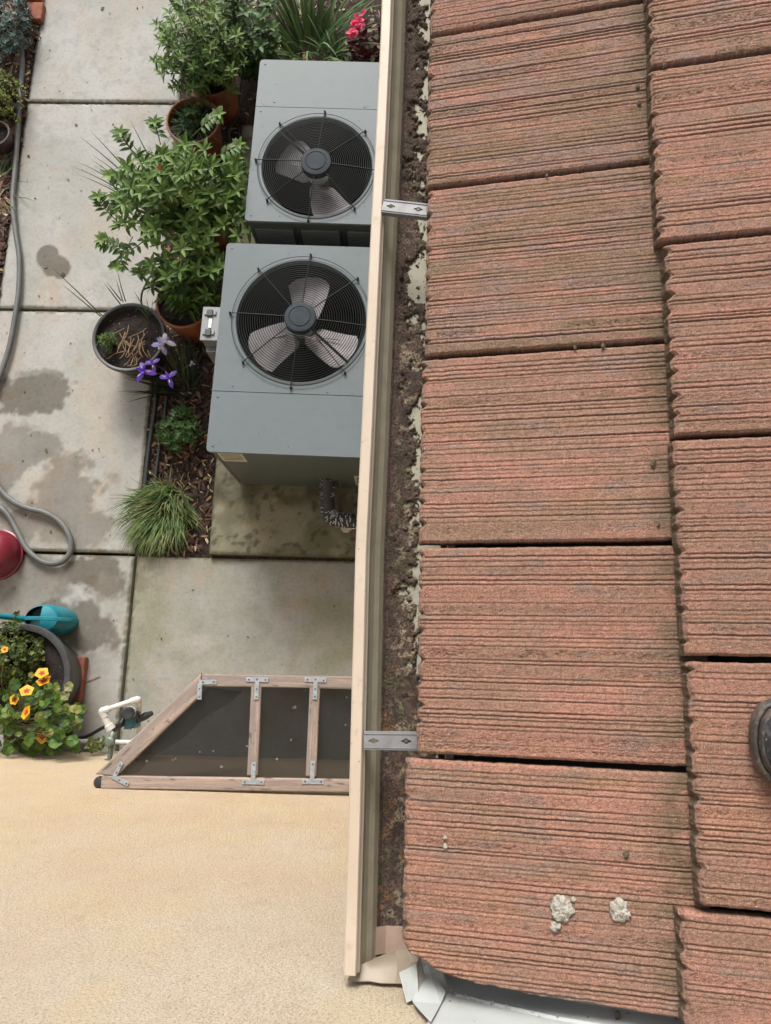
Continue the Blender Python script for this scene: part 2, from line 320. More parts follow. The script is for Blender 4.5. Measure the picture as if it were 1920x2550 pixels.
WETS = [(118, 640, 28, 26), (140, 664, 32, 26), (152, 678, 18, 20), (372, 1422, 26, 20),
        (50, 990, 125, 75), (90, 950, 70, 50), (40, 1110, 110, 110), (150, 1210, 90, 80), (215, 1240, 70, 80), (210, 1320, 100, 55), (80, 1290, 130, 50),
        (240, 1440, 90, 70), (215, 1530, 85, 75), (222, 1590, 40, 34), (110, 1460, 120, 40), (60, 1420, 110, 40), (40, 1500, 90, 70), (365, 1470, 45, 35)]
def slab(name, x0, x1, y0, y1, seed, kind='path', z=0., step=.0085, base=(.365, .363, .35)):
    nx = max(4, int((x1 - x0) / step)); ny = max(4, int((y1 - y0) / step))
    xs = np.linspace(x0, x1, nx); ys = np.linspace(y0, y1, ny)
    xs = np.concatenate([[x0, x0], xs + 0, [x1, x1]]); ys = np.concatenate([[y0, y0], ys, [y1, y1]])
    X, Y = np.meshgrid(xs, ys, indexing='ij')
    ed = np.minimum.reduce([X - x0, x1 - X, Y - y0, y1 - Y]); chip = fbm(X * 40, Y * 40, seed + 2, 3)
    Z = z - .006 * (1 - sst(0, .012, ed)) - .006 * sst(.55, .7, chip) * (1 - sst(0, .02, ed)) + .0015 * (fbm(X * 3, Y * 3, seed) - .5)
    Z[:1, :] = z - .09; Z[-1:, :] = z - .09; Z[:, :1] = z - .09; Z[:, -1:] = z - .09
    c = np.full(X.shape + (3,), base)
    c = mixc(c, np.array(base) * (.92, .93, .905), sst(.4, .62, fbm(X * 3.1, Y * 3.1, 11)))
    c = mixc(c, np.array(base) * (1.02, .93, .86), sst(.5, .68, fbm(X * 5 + 7, Y * 2.2, 23)) * .8)
    c = mixc(c, np.array(base) * 1.1, sst(.5, .7, fbm(X * 1.4, Y * 2, 31)) * .6)
    c = mixc(c, np.array(base) * .82, sst(.52, .72, fbm(X * 22, Y * 22, 41)) * .5)
    rust = sst(.68, .78, fbm(X * 9, Y * 9, 57)); c = mixc(c, (.34, .26, .19), rust * .4)
    if kind == 'path':
        m = np.zeros(X.shape)
        nz = (fbm(X * 5, Y * 5, 77, 5) - .5) * 2.2 + (fbm(X * 26, Y * 26, 78, 3) - .5) * .7
        XW = X + .16 * (fbm(X * 4, Y * 4, 61, 5) - .5); YW = Y + .16 * (fbm(X * 4 + 9, Y * 4, 62, 5) - .5)
        for i, (px, py, ax, ay) in enumerate(WETS):
            p = at(px, py, 0); q = at(px + ax, py, 0); w = at(px, py + ay, 0); ra = abs(q.x - p.x); rb = abs(w.y - p.y)
            XX, YY = (X + .45 * (XW - X), Y + .45 * (YW - Y)) if i < 4 else (XW, YW)
            d = np.sqrt(((XX - p.x) / ra) ** 2 + ((YY - p.y) / rb) ** 2)
            kk = .3 if i < 4 else 1.0
            m = np.maximum(m, sst(-.12, .3 if i >= 4 else .1, 1 - d + nz * kk) * (1.0 if i < 4 or i in (4, 11, 12, 13) else .5 + .35 * fbm(X * 6, Y * 6, 64)))
        c = c * (1 - m[..., None] * np.array([.58, .61, .64]))
        near = sst(1.4, .2, Y) * sst(-1.5, -1.75, X); br = near * sst(.42, .6, fbm(X * 7, Y * 7, 91, 5)); c = mixc(c, (.24, .21, .185), br * .5)
    if kind == 'pad':
        c = mixc(c, (.115, .105, .06), sst(.38, .62, fbm(X * 8, Y * 8, 95, 5)) * .62); c = mixc(c, (.06, .06, .04), sst(.62, .75, fbm(X * 25, Y * 25, 96, 4)) * .7)
        c = mixc(c, (.05, .055, .03), (1 - sst(.0, .13, np.abs(Y - .99))) * sst(.35, .6, fbm(X * 10, Y * 10, 97)) * .8)
    if kind == 'lower':
        c = mixc(c, (.25, .235, .16), sst(.42, .62, fbm(X * 2.6 + 3, Y * 3.4, 98)) * .6)
        c = mixc(c, (.17, .15, .12), sst(-1.3, -1.52, X) * sst(-.1, .5, Y) * sst(.4, .6, fbm(X * 16, Y * 16, 99, 5)) * .7)
    c = mixc(c, (.08, .075, .04), (1 - sst(0, .02, ed + (chip - .5) * .03)) * .75)
    V = np.stack([X, Y, Z], -1).reshape(-1, 3)
    return struct(gridmesh('path' if kind != 'pad' else 'equipment_pad', V, len(xs), len(ys), M['pathc'] if kind == 'path' else M['concrete'], c.reshape(-1, 3), flip=False))
for i, (a, b) in enumerate(((3.625, 5.13), (2.135, 3.607), (.618, 2.117))): slab('path', -2.555, -1.548, a, b, 20 + i)
slab('path', -2.555, -1.548, 5.148, 6.6, 25, step=.02)
slab('path', -2.555, -1.548, WALLY - .05, .6, 26)
slab('path', -4.2, -2.572, WALLY - .05, .6, 27, step=.02)
slab('path', -1.530, .37, WALLY - .05, .6, 28, kind='lower', base=(.315, .305, .285))
slab('pad', -1.105, .37, .618, 3.42, 30, kind='pad', z=.045, base=(.25, .235, .18))

# mulch chips (nobody could count them)
def chips(name, regions, n, seed, size=(.008, .03)):
    rg = np.random.default_rng(seed); V = []; C = []
    T = np.array([(-1, -.3, 0), (-.2, -.5, .12), (1, -.2, 0), (.9, .25, .05), (0, .5, .15), (-.9, .3, 0)])
    for _ in range(n):
        x0, x1, y0, y1 = regions[rg.integers(len(regions))]; x = rg.uniform(x0, x1); y = rg.uniform(y0, y1); s_ = rg.uniform(*size); a = rg.uniform(0, 6.28)
        w = rg.uniform(.25, .8); q = T * (s_, s_ * w, s_); ca, sa = math.cos(a), math.sin(a); t = rg.uniform(-.5, .5)
        q = np.stack([q[:, 0] * ca - q[:, 1] * sa + x, q[:, 0] * sa + q[:, 1] * ca + y, q[:, 2] + q[:, 0] * t * .4 + rg.uniform(0, .014)], -1)
        V.append(q); b = rg.choice(4, p=[.45, .3, .17, .08]); cc = [(.09, .045, .03), (.05, .03, .024), (.24, .15, .08), (.42, .34, .24)][b]; C.append(np.tile(np.array(cc) * rg.uniform(.6, 1.3), (6, 1)))
    V = np.concatenate(V); F = (np.arange(n)[:, None] * 6 + np.arange(6)[None, :])
    o = npmesh(name, V, F, M['chip'], np.concatenate(C), smooth=False); return tag(o, None, None, kind='stuff')
o = chips('bark_mulch', [(-1.52, -1.12, .62, 3.5), (-1.5, .3, 3.45, 5)], 5200, 5); o['label'] = 'dark bark mulch and dry litter in the planting bed'
o = chips('leaf_litter', [(-2.8, -2.57, 1.4, 4.6), (-3.1, -2.57, .7, 4.6)], 5200, 6, (.012, .045)); o['label'] = 'straw coloured leaf litter beside the path'

def flecks():
    rg = np.random.default_rng(44); mb = MB()
    for k in range(150):
        x = rg.uniform(-2.5, -.1); y = rg.uniform(-.42, 4.4)
        if x > -1.5 and y > .55: x = rg.uniform(-2.5, -1.6)
        a = rg.uniform(0, 3.1); L = rg.uniform(.0025, .008) * (2.2 if rg.random() < .1 else 1); w = L * rg.uniform(.3, .8); c, s_ = math.cos(a), math.sin(a)
        mb.add([(x + c * u * L - s_ * v * w, y + s_ * u * L + c * v * w, .003 + .002 * (abs(u) < .5)) for u, v in ((-1, 0), (-.3, -1), (.5, -.8), (1, .1), (.3, .9), (-.5, .7))], [(0, 1, 2, 3, 4, 5)], col=[(.05, .045, .03), (.09, .08, .04), (.16, .11, .06)][rg.integers(3)])
    o = mb.build('leaf_flecks', M['chip'], col=True); o['kind'] = 'stuff'; o['label'] = 'scattered dark leaf flecks on the concrete slabs'
flecks()
# ================================================================ HOUSE: stucco wall, side wall
sw = thing('stucco_wall', 'cream rough stucco house wall across the lower left with grey foundation strip', 'wall', (-1.5, WALLY, 0))
def wallgrid(x0, x1, z0, z1, y, step=.02):
    nx = int((x1 - x0) / step); nz = int((z1 - z0) / step); X, Z = np.meshgrid(np.linspace(x0, x1, nx), np.linspace(z0, z1, nz), indexing='ij')
    Y = y + .002 * (fbm(X * 5, Z * 5, 4) - .5)
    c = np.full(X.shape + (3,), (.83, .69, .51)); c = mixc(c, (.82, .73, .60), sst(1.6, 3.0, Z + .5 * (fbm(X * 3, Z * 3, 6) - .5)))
    c = mixc(c, (.84, .71, .43), sst(.5, .7, fbm(X * 7, Z * 5, 7)) * .35)
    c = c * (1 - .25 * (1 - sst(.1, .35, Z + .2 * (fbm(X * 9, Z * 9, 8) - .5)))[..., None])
    c = mixc(c, (.80, .58, .42), sst(.5, .7, fbm(X * 2.3, Z * 2.8, 12, 4)) * .15)
    c = mixc(c, (.50, .42, .32), sst(.68, .8, fbm(X * 22, Z * 22, 13, 4)) * .18)
    return np.stack([X, Y, Z], -1).reshape(-1, 3), nx, nz, c.reshape(-1, 3)
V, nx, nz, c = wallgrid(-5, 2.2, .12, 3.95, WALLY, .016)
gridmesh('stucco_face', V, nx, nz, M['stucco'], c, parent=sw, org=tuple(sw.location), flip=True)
b = MB(); b.box(-1.4, WALLY - .16, 1.9, 7.2, .3, 4.08, .01); b.build('wall_core', M['stucco2'], sw)
b = MB(); b.box(-1.4, WALLY - .02, .05, 7.19, .03, .14, .004); b.build('foundation', M['foundation'], sw)
b = MB(); b.box(-1.4, WALLY - .15, 3.985, 7.26, .4, .05, .01); b.build('wall_cap', M['stucco2'], sw)
hw = thing('house_wall', 'plain house wall under the tiled eave behind the grey units', 'wall', (SIDEX + .1, 2, 0))
b = MB(); b.box(SIDEX + .1, 2.6, 1.5, .2, 6.1, 2.98, .01); b.build('wall_face', M['stucco2'], hw)
b = MB(); b.box(SIDEX - .12, 2.6, 2.86, .26, 6.1, .02, .002); b.build('soffit', M['cream'], hw)

# ================================================================ ROOF
roof = thing('tiled_roof', 'terracotta coloured fluted concrete tile roof filling the right side', 'roof', tuple(RO))
def tile_mesh(seed, v0, v1, moss=0., hue=0., nu=225, nv=330, vend=None, rightcut=None, length=.42, nshift=0.):
    """returns V (roof frame u,v,n), colours for a tile with front lip at u=0, sides v0..v1"""
    rg = np.random.default_rng(seed); wv = v1 - v0
    v = np.linspace(0, wv, nv); u = (np.linspace(0, 1, nu) ** 1.15) * length; U, Vv = np.meshgrid(u, v, indexing='ij')
    # flute profile
    h = .0008 * (fbm(Vv * 22, Vv * 0 + seed, seed, 2) - .5) * 2
    gr = np.zeros_like(h); hilite = np.zeros_like(h); pos = .011 + rg.uniform(0, .006); bands = []
    while pos < wv - .012:
        for _ in range(rg.integers(2, 6)):
            if pos > wv - .012: break
            wand = .0010 * (fbm(U * 9, U * 0 + pos * 90, seed + 3, 2) - .5); dep = rg.uniform(.3, 1.) * np.clip(.55 + 1.1 * (fbm(U * 5, U * 0 + pos * 50, seed + 4, 2) - .3), .25, 1.2)
            x = Vv - pos - wand; gr += dep * np.exp(-(x / .00105) ** 2); h += .0009 * dep * np.exp(-((x + .0028) / .0017) ** 2); hilite += dep * np.exp(-((x - .0026) / .0013) ** 2)
            pos += rg.uniform(.005, .0095)
        gap = rg.uniform(.004, .016); bands.append((pos - .002, pos + gap - .004, rg.uniform(.2, 1.0))); pos += gap
    h -= .0024 * gr
    rough = np.zeros_like(h)
    for a, b_, w_ in bands:
        m_ = sst(a - .003, a + .002, Vv) * sst(b_ + .003, b_ - .002, Vv) * w_; rough = np.maximum(rough, m_)
    rough = rough * sst(.38, .55, fbm(U * 14 + seed, Vv * 40, seed + 6, 4)) + .10
    ridg = np.abs(fbm(U * 230 + 40 * Vv, Vv * 420, seed + 7, 3) - .5) * 2
    h -= rough * .0028 * ridg * 1.2; h += .0007 * (fbm(U * 380, Vv * 380, seed + 8, 2) - .5)
    # colour
    A = np.array
    c = np.full(U.shape + (3,), (.435, .236, .174))
    sv_ = Vv + .002 * fbm(U * 6, Vv * 3, seed + 9)
    k1 = fbm(U * 4 + 9, sv_ * 48, seed + 10, 3); k2 = fbm(U * 7, sv_ * 50 + 4, seed + 11, 3); k3 = fbm(U * 12, sv_ * 40, seed + 12, 5); k4 = fbm(U * 16 + 3, sv_ * 70, seed + 13, 5)
    c = mixc(c, (.52, .268, .20), sst(.5, .66, k1) * .8); c = mixc(c, (.49, .275, .165), sst(.58, .72, k2) * .45)
    c = mixc(c, (.365, .232, .17), sst(.42, .62, k3) * (.5 + .3 * moss)); 
    c = mixc(c, (.32, .235, .20), sst(.68 - .17 * moss - hue, .80 - .17 * moss - hue, k4) * .6)
    c = mixc(c, (.29, .20, .125), sst(.62 - .16 * moss, .75 - .14 * moss, fbm(U * 8, sv_ * 60 + 8, seed + 14, 4)) * .7 * min(1, .25 + moss))
    c = mixc(c, (.18, .10, .07), np.clip(rough * (ridg - .12) * 2.6, 0, 1) * .5)
    c = mixc(c, (.14, .07, .05), np.clip(gr, 0, 1) * .48); c = mixc(c, (.58, .36, .27), np.clip(hilite, 0, 1) * .3)  # darker along each groove; ridge highlight painted into the colour beside it
    gn = fbm(U * 520, Vv * 520, seed + 40, 2); c = c * ((.62 + .76 * gn) * rg.uniform(.94, 1.04))[..., None]; c = mixc(c, (.13, .085, .065), sst(.66, .8, fbm(U * 300, Vv * 300, seed + 41, 2)) * .5)
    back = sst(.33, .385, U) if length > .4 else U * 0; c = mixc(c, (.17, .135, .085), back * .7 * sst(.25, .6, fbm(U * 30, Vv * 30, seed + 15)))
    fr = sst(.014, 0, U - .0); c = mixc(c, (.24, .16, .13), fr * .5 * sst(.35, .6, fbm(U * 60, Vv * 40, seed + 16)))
    c = c * (.9 + .2 * fbm(U * 200, Vv * 200, seed + 17, 2))[..., None]
    # lip outline
    nt = np.zeros(nv); pos = .012
    while pos < wv - .01:
        d_ = rg.uniform(.003, .0085); hw_ = rg.uniform(.005, .009); x = (v - pos) / hw_; nt = np.maximum(nt, d_ * np.clip(1 - np.abs(x) ** 1.3, 0, 1)); pos += rg.uniform(.022, .046)
    nt += .0035 * fbm(v * 160, v * 0, seed + 18, 3) + .002 * fbm(v * 30, v * 0, seed + 19)
    # side chips
    e0 = .0018 * fbm(u * 120, u * 0, seed + 20, 3) + .001; e1 = .0018 * fbm(u * 120, u * 0 + 5, seed + 21, 3) + .001
    u_off = nt[None, :] * (1 - sst(0, .03, U)); U2 = U + u_off
    top = h * sst(0, .004, U) - .004 * (1 - sst(0, .006, U)) + .0
    side = np.minimum(Vv - 0, wv - Vv); top = top - .003 * (1 - sst(0, .004, side))
    V2 = v0 + e0[:, None] + (wv - e0 - e1)[:, None] * (Vv / wv)
    Hn = .027
    if vend is not None:
        ve = vend(U2); over = V2 > ve; V2c = np.where(over, ve, V2); top = np.where(over, -Hn + 0 * top, top); V2 = V2c
    # add skirt columns (sides) and front rows
    U3 = np.concatenate([U2[:, :1], U2, U2[:, -1:]], 1); V3 = np.concatenate([V2[:, :1], V2, V2[:, -1:]], 1); T3 = np.concatenate([np.full((nu, 1), -Hn), top, np.full((nu, 1), -Hn)], 1)
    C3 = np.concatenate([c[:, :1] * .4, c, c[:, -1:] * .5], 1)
    vv = V3[0]; rows = []; nr = 6
    for k in range(nr):
        t = 1 - k / nr      # k=0 bottom
        uu = U3[0] * (.55 + .45 * (1 - t)) + .0045 * (fbm(vv * 180, vv * 0 + k * 1.7, seed + 30, 3) - .5) * (1 if t < 1 else .3) - .003 * t
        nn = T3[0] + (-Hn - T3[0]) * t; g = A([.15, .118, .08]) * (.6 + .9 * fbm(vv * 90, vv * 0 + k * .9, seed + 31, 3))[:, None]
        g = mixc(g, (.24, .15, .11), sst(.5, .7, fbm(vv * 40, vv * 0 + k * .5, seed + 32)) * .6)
        rows.append((uu, vv, nn, g))
    U4 = np.concatenate([[r_[0]] + [] for r_ in rows] + [U3], 0); V4 = np.concatenate([[r_[1]] for r_ in rows] + [V3], 0)
    N4 = np.concatenate([[r_[2]] for r_ in rows] + [T3], 0); C4 = np.concatenate([[r_[3]] for r_ in rows] + [C3], 0)
    return U4, V4, N4, C4
def put_tile(name, seed, v0, v1, course, du=0., yaw=0., dn=0., **k):
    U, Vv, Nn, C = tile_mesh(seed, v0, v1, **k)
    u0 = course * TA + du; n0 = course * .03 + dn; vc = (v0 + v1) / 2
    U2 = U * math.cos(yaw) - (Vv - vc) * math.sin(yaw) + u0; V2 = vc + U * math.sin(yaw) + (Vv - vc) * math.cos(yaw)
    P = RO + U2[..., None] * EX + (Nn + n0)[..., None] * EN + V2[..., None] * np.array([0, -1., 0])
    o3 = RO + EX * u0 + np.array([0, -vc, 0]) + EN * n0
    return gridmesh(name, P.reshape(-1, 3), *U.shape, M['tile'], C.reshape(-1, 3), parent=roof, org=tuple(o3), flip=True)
G = .0025
mo = {-1: .55, 0: 1.0, 1: .85, 2: .45, 3: .2, 4: .3}
du0 = {-1: .004, 0: .002, 1: .004, 2: .0, 3: .002, 4: -.014}
yw0 = {-1: .002, 0: .003, 1: .002, 2: -.001, 3: -.0015, 4: .0005}
def vend0(U):
    return np.interp(U, [-.03, -.005, .012, .03, .05, .10, .18, .36, .5], [1.512, 1.522, 1.548, 1.556, 1.568, 1.578, 1.583, 1.59, 1.592]) + .004 * (fbm(U * 60, U * 0 + 3, 71, 3) - .5)
first = None
for i in range(-1, 5):
    kw = dict(moss=mo[i], hue=.03 if i < 2 else 0)
    a, b_ = i * TW + G, (i + 1) * TW - G
    if i == 4: kw['vend'] = vend0; kw['hue'] = .05
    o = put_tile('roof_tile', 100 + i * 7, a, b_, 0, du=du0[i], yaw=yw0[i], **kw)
    if i == -1: first = o
mo1 = {-1: .6, 0: .35, 1: .3, 2: .25, 3: .1}
for i in range(-1, 4):
    a, b_ = TOFF + i * TW + G, TOFF + (i + 1) * TW - G
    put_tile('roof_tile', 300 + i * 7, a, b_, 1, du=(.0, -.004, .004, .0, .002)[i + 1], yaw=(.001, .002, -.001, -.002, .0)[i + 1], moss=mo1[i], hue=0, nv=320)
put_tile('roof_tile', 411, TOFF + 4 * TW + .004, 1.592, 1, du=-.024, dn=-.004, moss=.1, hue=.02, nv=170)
def dup_tile(k_u, k_v, src=first):
    d = src.copy(); COL.objects.link(d); d.parent = roof
    d.location = src.location + Vector(EX * (TA * k_u) + EN * (.03 * k_u) + np.array([0, -k_v, 0])); return d
for cx in (2, 3):
    for i in range(0, 6 if cx == 2 else 6): dup_tile(cx, (i - (0 if cx == 2 else .5)) * TW * (1 if i < 5 else .98))
for cx in (0, 1, 2, 3):
    for i in (-1, -2, -3): dup_tile(cx, i * TW + (TOFF if cx % 2 else 0))
# roof underlay + battens
def roofslab(u0, u1, v0, v1, n0, n1, mb):
    sl = .03 / TA
    q = [rp(u, v, n + sl * u) for n in (n0, n1) for (u, v) in ((u0, v0), (u1, v0), (u1, v1), (u0, v1))]
    mb.add(q, [(3, 2, 1, 0), (4, 5, 6, 7), (0, 1, 5, 4), (1, 2, 6, 5), (2, 3, 7, 6), (3, 0, 4, 7)])
b = MB(); roofslab(.03, 1.9, -1.5, 1.545, -.075, -.052, b); b.build('roof_deck', mat('roofing felt', col=(.02, .018, .016), rough=.95), roof)
b = MB(); b.box(.082, 1.13, 2.93, .022, 3.04, .13, .002); b.build('fascia', M['cream'], roof)

# crumbs, blobs
def lump(name, c, r, flat, m, seed, parent=None, nrm=None, n=14, rough=.35):
    mb = MB(); rg = np.random.default_rng(seed); vs = []; rings = n // 2 + 1; ph = rg.uniform(0, 50)
    for i in range(rings + 1):
        t = i / rings * math.pi
        for k in range(n):
            a = 2 * math.pi * k / n; d = Vector((math.sin(t) * math.cos(a), math.sin(t) * math.sin(a), math.cos(t)))
            rr = 1 + rough * (float(fbm(np.array(d.x * 2.0 + ph), np.array(d.y * 2.0 + d.z), seed, 2)) - .5) + rough * .7 * (float(fbm(np.array(d.x * 9 + ph), np.array(d.y * 9 + d.z * 7), seed + 1, 3)) - .5)
            vs.append(Vector((d.x * r[0] * rr, d.y * r[1] * rr, d.z * flat * rr)))
    fs = [(i * n + k, i * n + (k + 1) % n, (i + 1) * n + (k + 1) % n, (i + 1) * n + k) for i in range(rings) for k in range(n)]
    if nrm is not None:
        qn = Vector(nrm).to_track_quat('Z', 'Y'); vs = [qn @ v_ for v_ in vs]
    mb.add([v_ + Vector(c) for v_ in vs], [f[::-1] for f in fs]); return mb
for (u, v, rr, lb, gp) in ((.213, 1.471, .0165, 'larger pale rough mortar lump stuck on the bottom roof tile', 0), (.290, 1.468, .0145, 'smaller rounder pale mortar lump right of the larger one', 1), (.204, 1.496, .0075, 'small low mortar dab just below the larger pale lump', 2),
                           (.230, 1.4595, .0035, 'tiny mortar crumb at the upper right of the larger pale lump', 3), (.050, 1.392, .0032, 'tiny white speck near the left end of the bottom tile', 4), (.0505, 1.404, .004, 'white bird dropping streak below the tiny white speck', 5)):
    q = rp(u, v, .0015); mb = lump('l', q, (rr, rr * .93), min(.0042, rr * .45), None, 40 + gp, nrm=EN, n=44 if rr > .01 else 14, rough=.75)
    tag(mb.build('mortar_lump', M['mortar'], org=q, smooth='all'), lb, 'mortar lump')
for j, (px, py, s_, lb) in enumerate(((1362, 437, .004, 'dry moss crumb in the tile joint below the top tile'), (1432, 866, .005, 'left one of two moss crumbs in the joint above the fourth tile'), (1502, 863, .0055, 'right one of two moss crumbs in the joint above the fourth tile'),
                                       (1627, 1155, .007, 'yellowish moss clump beside the second course edge'), (1588, 215, .0055, 'curled dry crumb at the upper end of the second course edge'), (1592, 255, .006, 'lower curled dry crumb near the second course edge'), (1560, 2128, .0065, 'dark oval seed lying on the bottom roof tile'), (1538, 2528, .006, 'dark twig crumb caught under the bottom tile by the flashing'),
                                       (1655, 162, .006, 'moss crumb in the joint of the second course near the top'), (1640, 1305, .004, 'thin moss curl on the fourth tile beside the course edge'))):
    n0 = .002 if j != 7 else -.03; u, v = ruv(px, py, n0 + (.03 if j == 8 else 0)); q = rp(u, v, n0 + (.03 if j == 8 else 0))
    tag(lump('c', q, (s_, s_ * .6), s_ * .5, None, 60 + j, nrm=EN, n=10, rough=.9).build('moss_crumb', M['crumb'], org=q), lb, 'moss crumb')

# ================================================================ GUTTER
YA, YB = 2.4, -.448
def gx(y): return .0012 * (fbm(np.asarray(y) * 5., np.asarray(y) * 0., 611, 3) - .5) + np.interp(y, [-.4, .2, .7, 1.2, 2.4], [-.0745, -.0795, -.0735, -.0665, -.064]) + .0
gut = thing('rain_gutter', 'cream metal rain gutter with silted bottom running along the tile eave', 'gutter', (-.03, 1, 2.95))
prof = [(0.0, 2.925), (-.001, 2.968), (.0012, 2.9715), (.0165, 2.9735), (.0185, 2.971), (.0185, 2.962), (.0225, 2.958)]      # lip
ys = np.linspace(YA, YB, 90)
def sweep(name, pr, m, back=None, par=gut):
    V = np.array([[(gx(y) + x, y, z) for x, z in pr] for y in ys]); return gridmesh(name, V.reshape(-1, 3), len(ys), len(pr), m, None, parent=par, smooth=False, org=tuple(gut.location), flip=False)
sweep('front_lip', prof, M['cream'])
sweep('front_face', [(0.0, 2.925), (.004, 2.915), (.012, 2.900), (.026, 2.886), (.042, 2.872), (.045, 2.862), (.150, 2.860), (.152, 2.99)], M['cream'])
sweep('trough_wall', [(.0225, 2.958), (.0245, 2.935), (.030, 2.920), (.0385, 2.908), (.046, 2.888), (.0475, 2.868)], M['creamin'])
sweep('trough_bottom', [(.0475, 2.869), (.08, 2.872), (.118, 2.874), (.147, 2.8765), (.149, 2.985)], M['creambare'])
b = MB()
yq = YB - .0008
o = b.add([(gx(YB) + x, yq, z) for x, z in ((.0, 2.925), (.0, 2.955), (.0185, 2.955), (.0475, 2.868), (.15, 2.8605), (.042, 2.872), (.012, 2.9))], [(0, 1, 2, 3, 4, 5, 6)])
b.build('end_stop', M['tornm'], gut)
# silt heightfield
ys2 = np.arange(-.414, 2.35, .0021); xs2 = np.linspace(.030, .146, 62); X, Y = np.meshgrid(xs2, ys2, indexing='ij')
gxx = gx(Y); n1 = fbm(X * 30, Y * 22, 501, 4); n2 = fbm(X * 110, Y * 110, 502, 4); n3 = fbm(X * 500, Y * 500, 503, 2); n4 = fbm(X * 45, Y * 45, 504, 4)
xb = np.interp(Y, [-.4, -.05, .15, .6, 1.0, 1.3, 2.4], [.18, .122, .099, .096, .092, .090, .09]) - .018 + .055 * (n1 - .5) * 2 * 1.0
cov = (xb - X) / .014 + (n2 - .5) * 4.4 + (n4 - .5) * 2.4 + (n3 - .5) * 1.2
lowc = sst(-.1, .25, Y); cov = cov + (1 - lowc) * 1.0
hgt = np.clip(cov, -1, .6) * .0016 + .0012 * (n2 - .5) * 2 + .0012 * (n3 - .5) * 2 + .002
crust = sst(.5, .62, n4) * sst(-1.2, .4, cov)
Z = np.where(X < .0475, 2.884, 2.8752) + hgt - .0042 * sst(-.1, -1.4, cov) * (X > .0475) + .004 * sst(.075, .045, X)
c = np.full(X.shape + (3,), (.115, .078, .062)); c = mixc(c, (.15, .092, .072), sst(.45, .6, fbm(X * 60, Y * 40, 505)) * .7); c = mixc(c, (.15, .108, .07), sst(1.2, -.6, cov) * .8); c = mixc(c, (.36, .29, .20), sst(.53, .62, fbm(X * 75, Y * 75, 506, 4)) * sst(.25, .6, (X - .03) / .08 + .5 * (n1 - .5)) * sst(1.1, .5, Y) * .85); c = mixc(c, (.28, .14, .06), sst(.62, .7, fbm(X * 60, Y * 60, 508, 4)) * sst(.1, -.1, Y) * .6); c = mixc(c, (.03, .022, .018), sst(.55, .7, fbm(X * 70, Y * 50, 509, 4)) * .6)
c = mixc(c, (.07, .075, .03), sst(.6, .7, fbm(X * 40, Y * 40, 507)) * .5); c = c * (.6 + .9 * n3)[..., None]
P3 = np.stack([X + gxx, Y, Z], -1)
o = gridmesh('gutter_silt', P3.reshape(-1, 3), len(xs2), len(ys2), M['grit'], c.reshape(-1, 3), org=(0, 0, 2.88), flip=False)
tag(o, 'dark brown silt and grit lying in the bottom of the rain gutter', 'silt', kind='stuff')
def bracket(px0, py0, px1, py1, label):
    a = at(px0, py0, 2.972); b0 = at(px1, py1, 2.978); a.z = 2.9725; b0.z = 2.982; d = (b0 - a); L = d.length + .02; ang = math.atan2(d.y, d.x)
    Mx = Matrix.Translation(a) @ Matrix.Rotation(ang, 4, 'Z') @ Matrix.Rotation(-math.atan2(d.z, d.length), 4, 'Y')
    def key(cx):
        pts = []; r_ = .0043
        for k in range(24):
            t = 2 * math.pi * k / 24; x, y = math.cos(t) * r_, math.sin(t) * r_
            if abs(y) < .0016: x = math.copysign(.0080, x); y = math.copysign(.0013, y if y != 0 else 1)
            pts.append((cx + x, y))
        return pts
    ob = thing('gutter_bracket', label, 'bracket', tuple(a), 'hidden hanger straps across the gutter')
    mb = MB(); w_ = .0128
    outer = [(0, -w_ + .002), (0, w_ - .002), (.003, w_), (L, w_), (L, -w_), (.003, -w_)]
    mb.plate(outer[::-1], [key(.016), key(.068)], 0, .0016, Mx=Mx)
    for sg in (-1, 1):
        mb.box(L / 2, sg * (w_ + .0006), -.004, L, .0012, .0115, .0003, Mx=Mx); mb.box(L / 2, sg * (w_ - .0022), .0023, L, .0012, .0011, .0003, Mx=Mx)
    mb.build('strap', M['alu'], ob)
    mb = MB(); mb.lathe([(.0001, 0.001), (.0022, .0008), (.0034, -.0005), (.0034, -.002), (0.001, -.002)], c=tuple(Mx @ Vector((.068, 0, .0002))), n=14); mb.build('screw', M['screw'], ob)
    return ob
bracket(953, 513, 1053, 527, 'aluminium gutter strap with two keyhole slots beside the upper fan unit')
bracket(906, 1844, 1014, 1845, 'aluminium gutter strap with two keyhole slots above the stucco, nearer the wall')

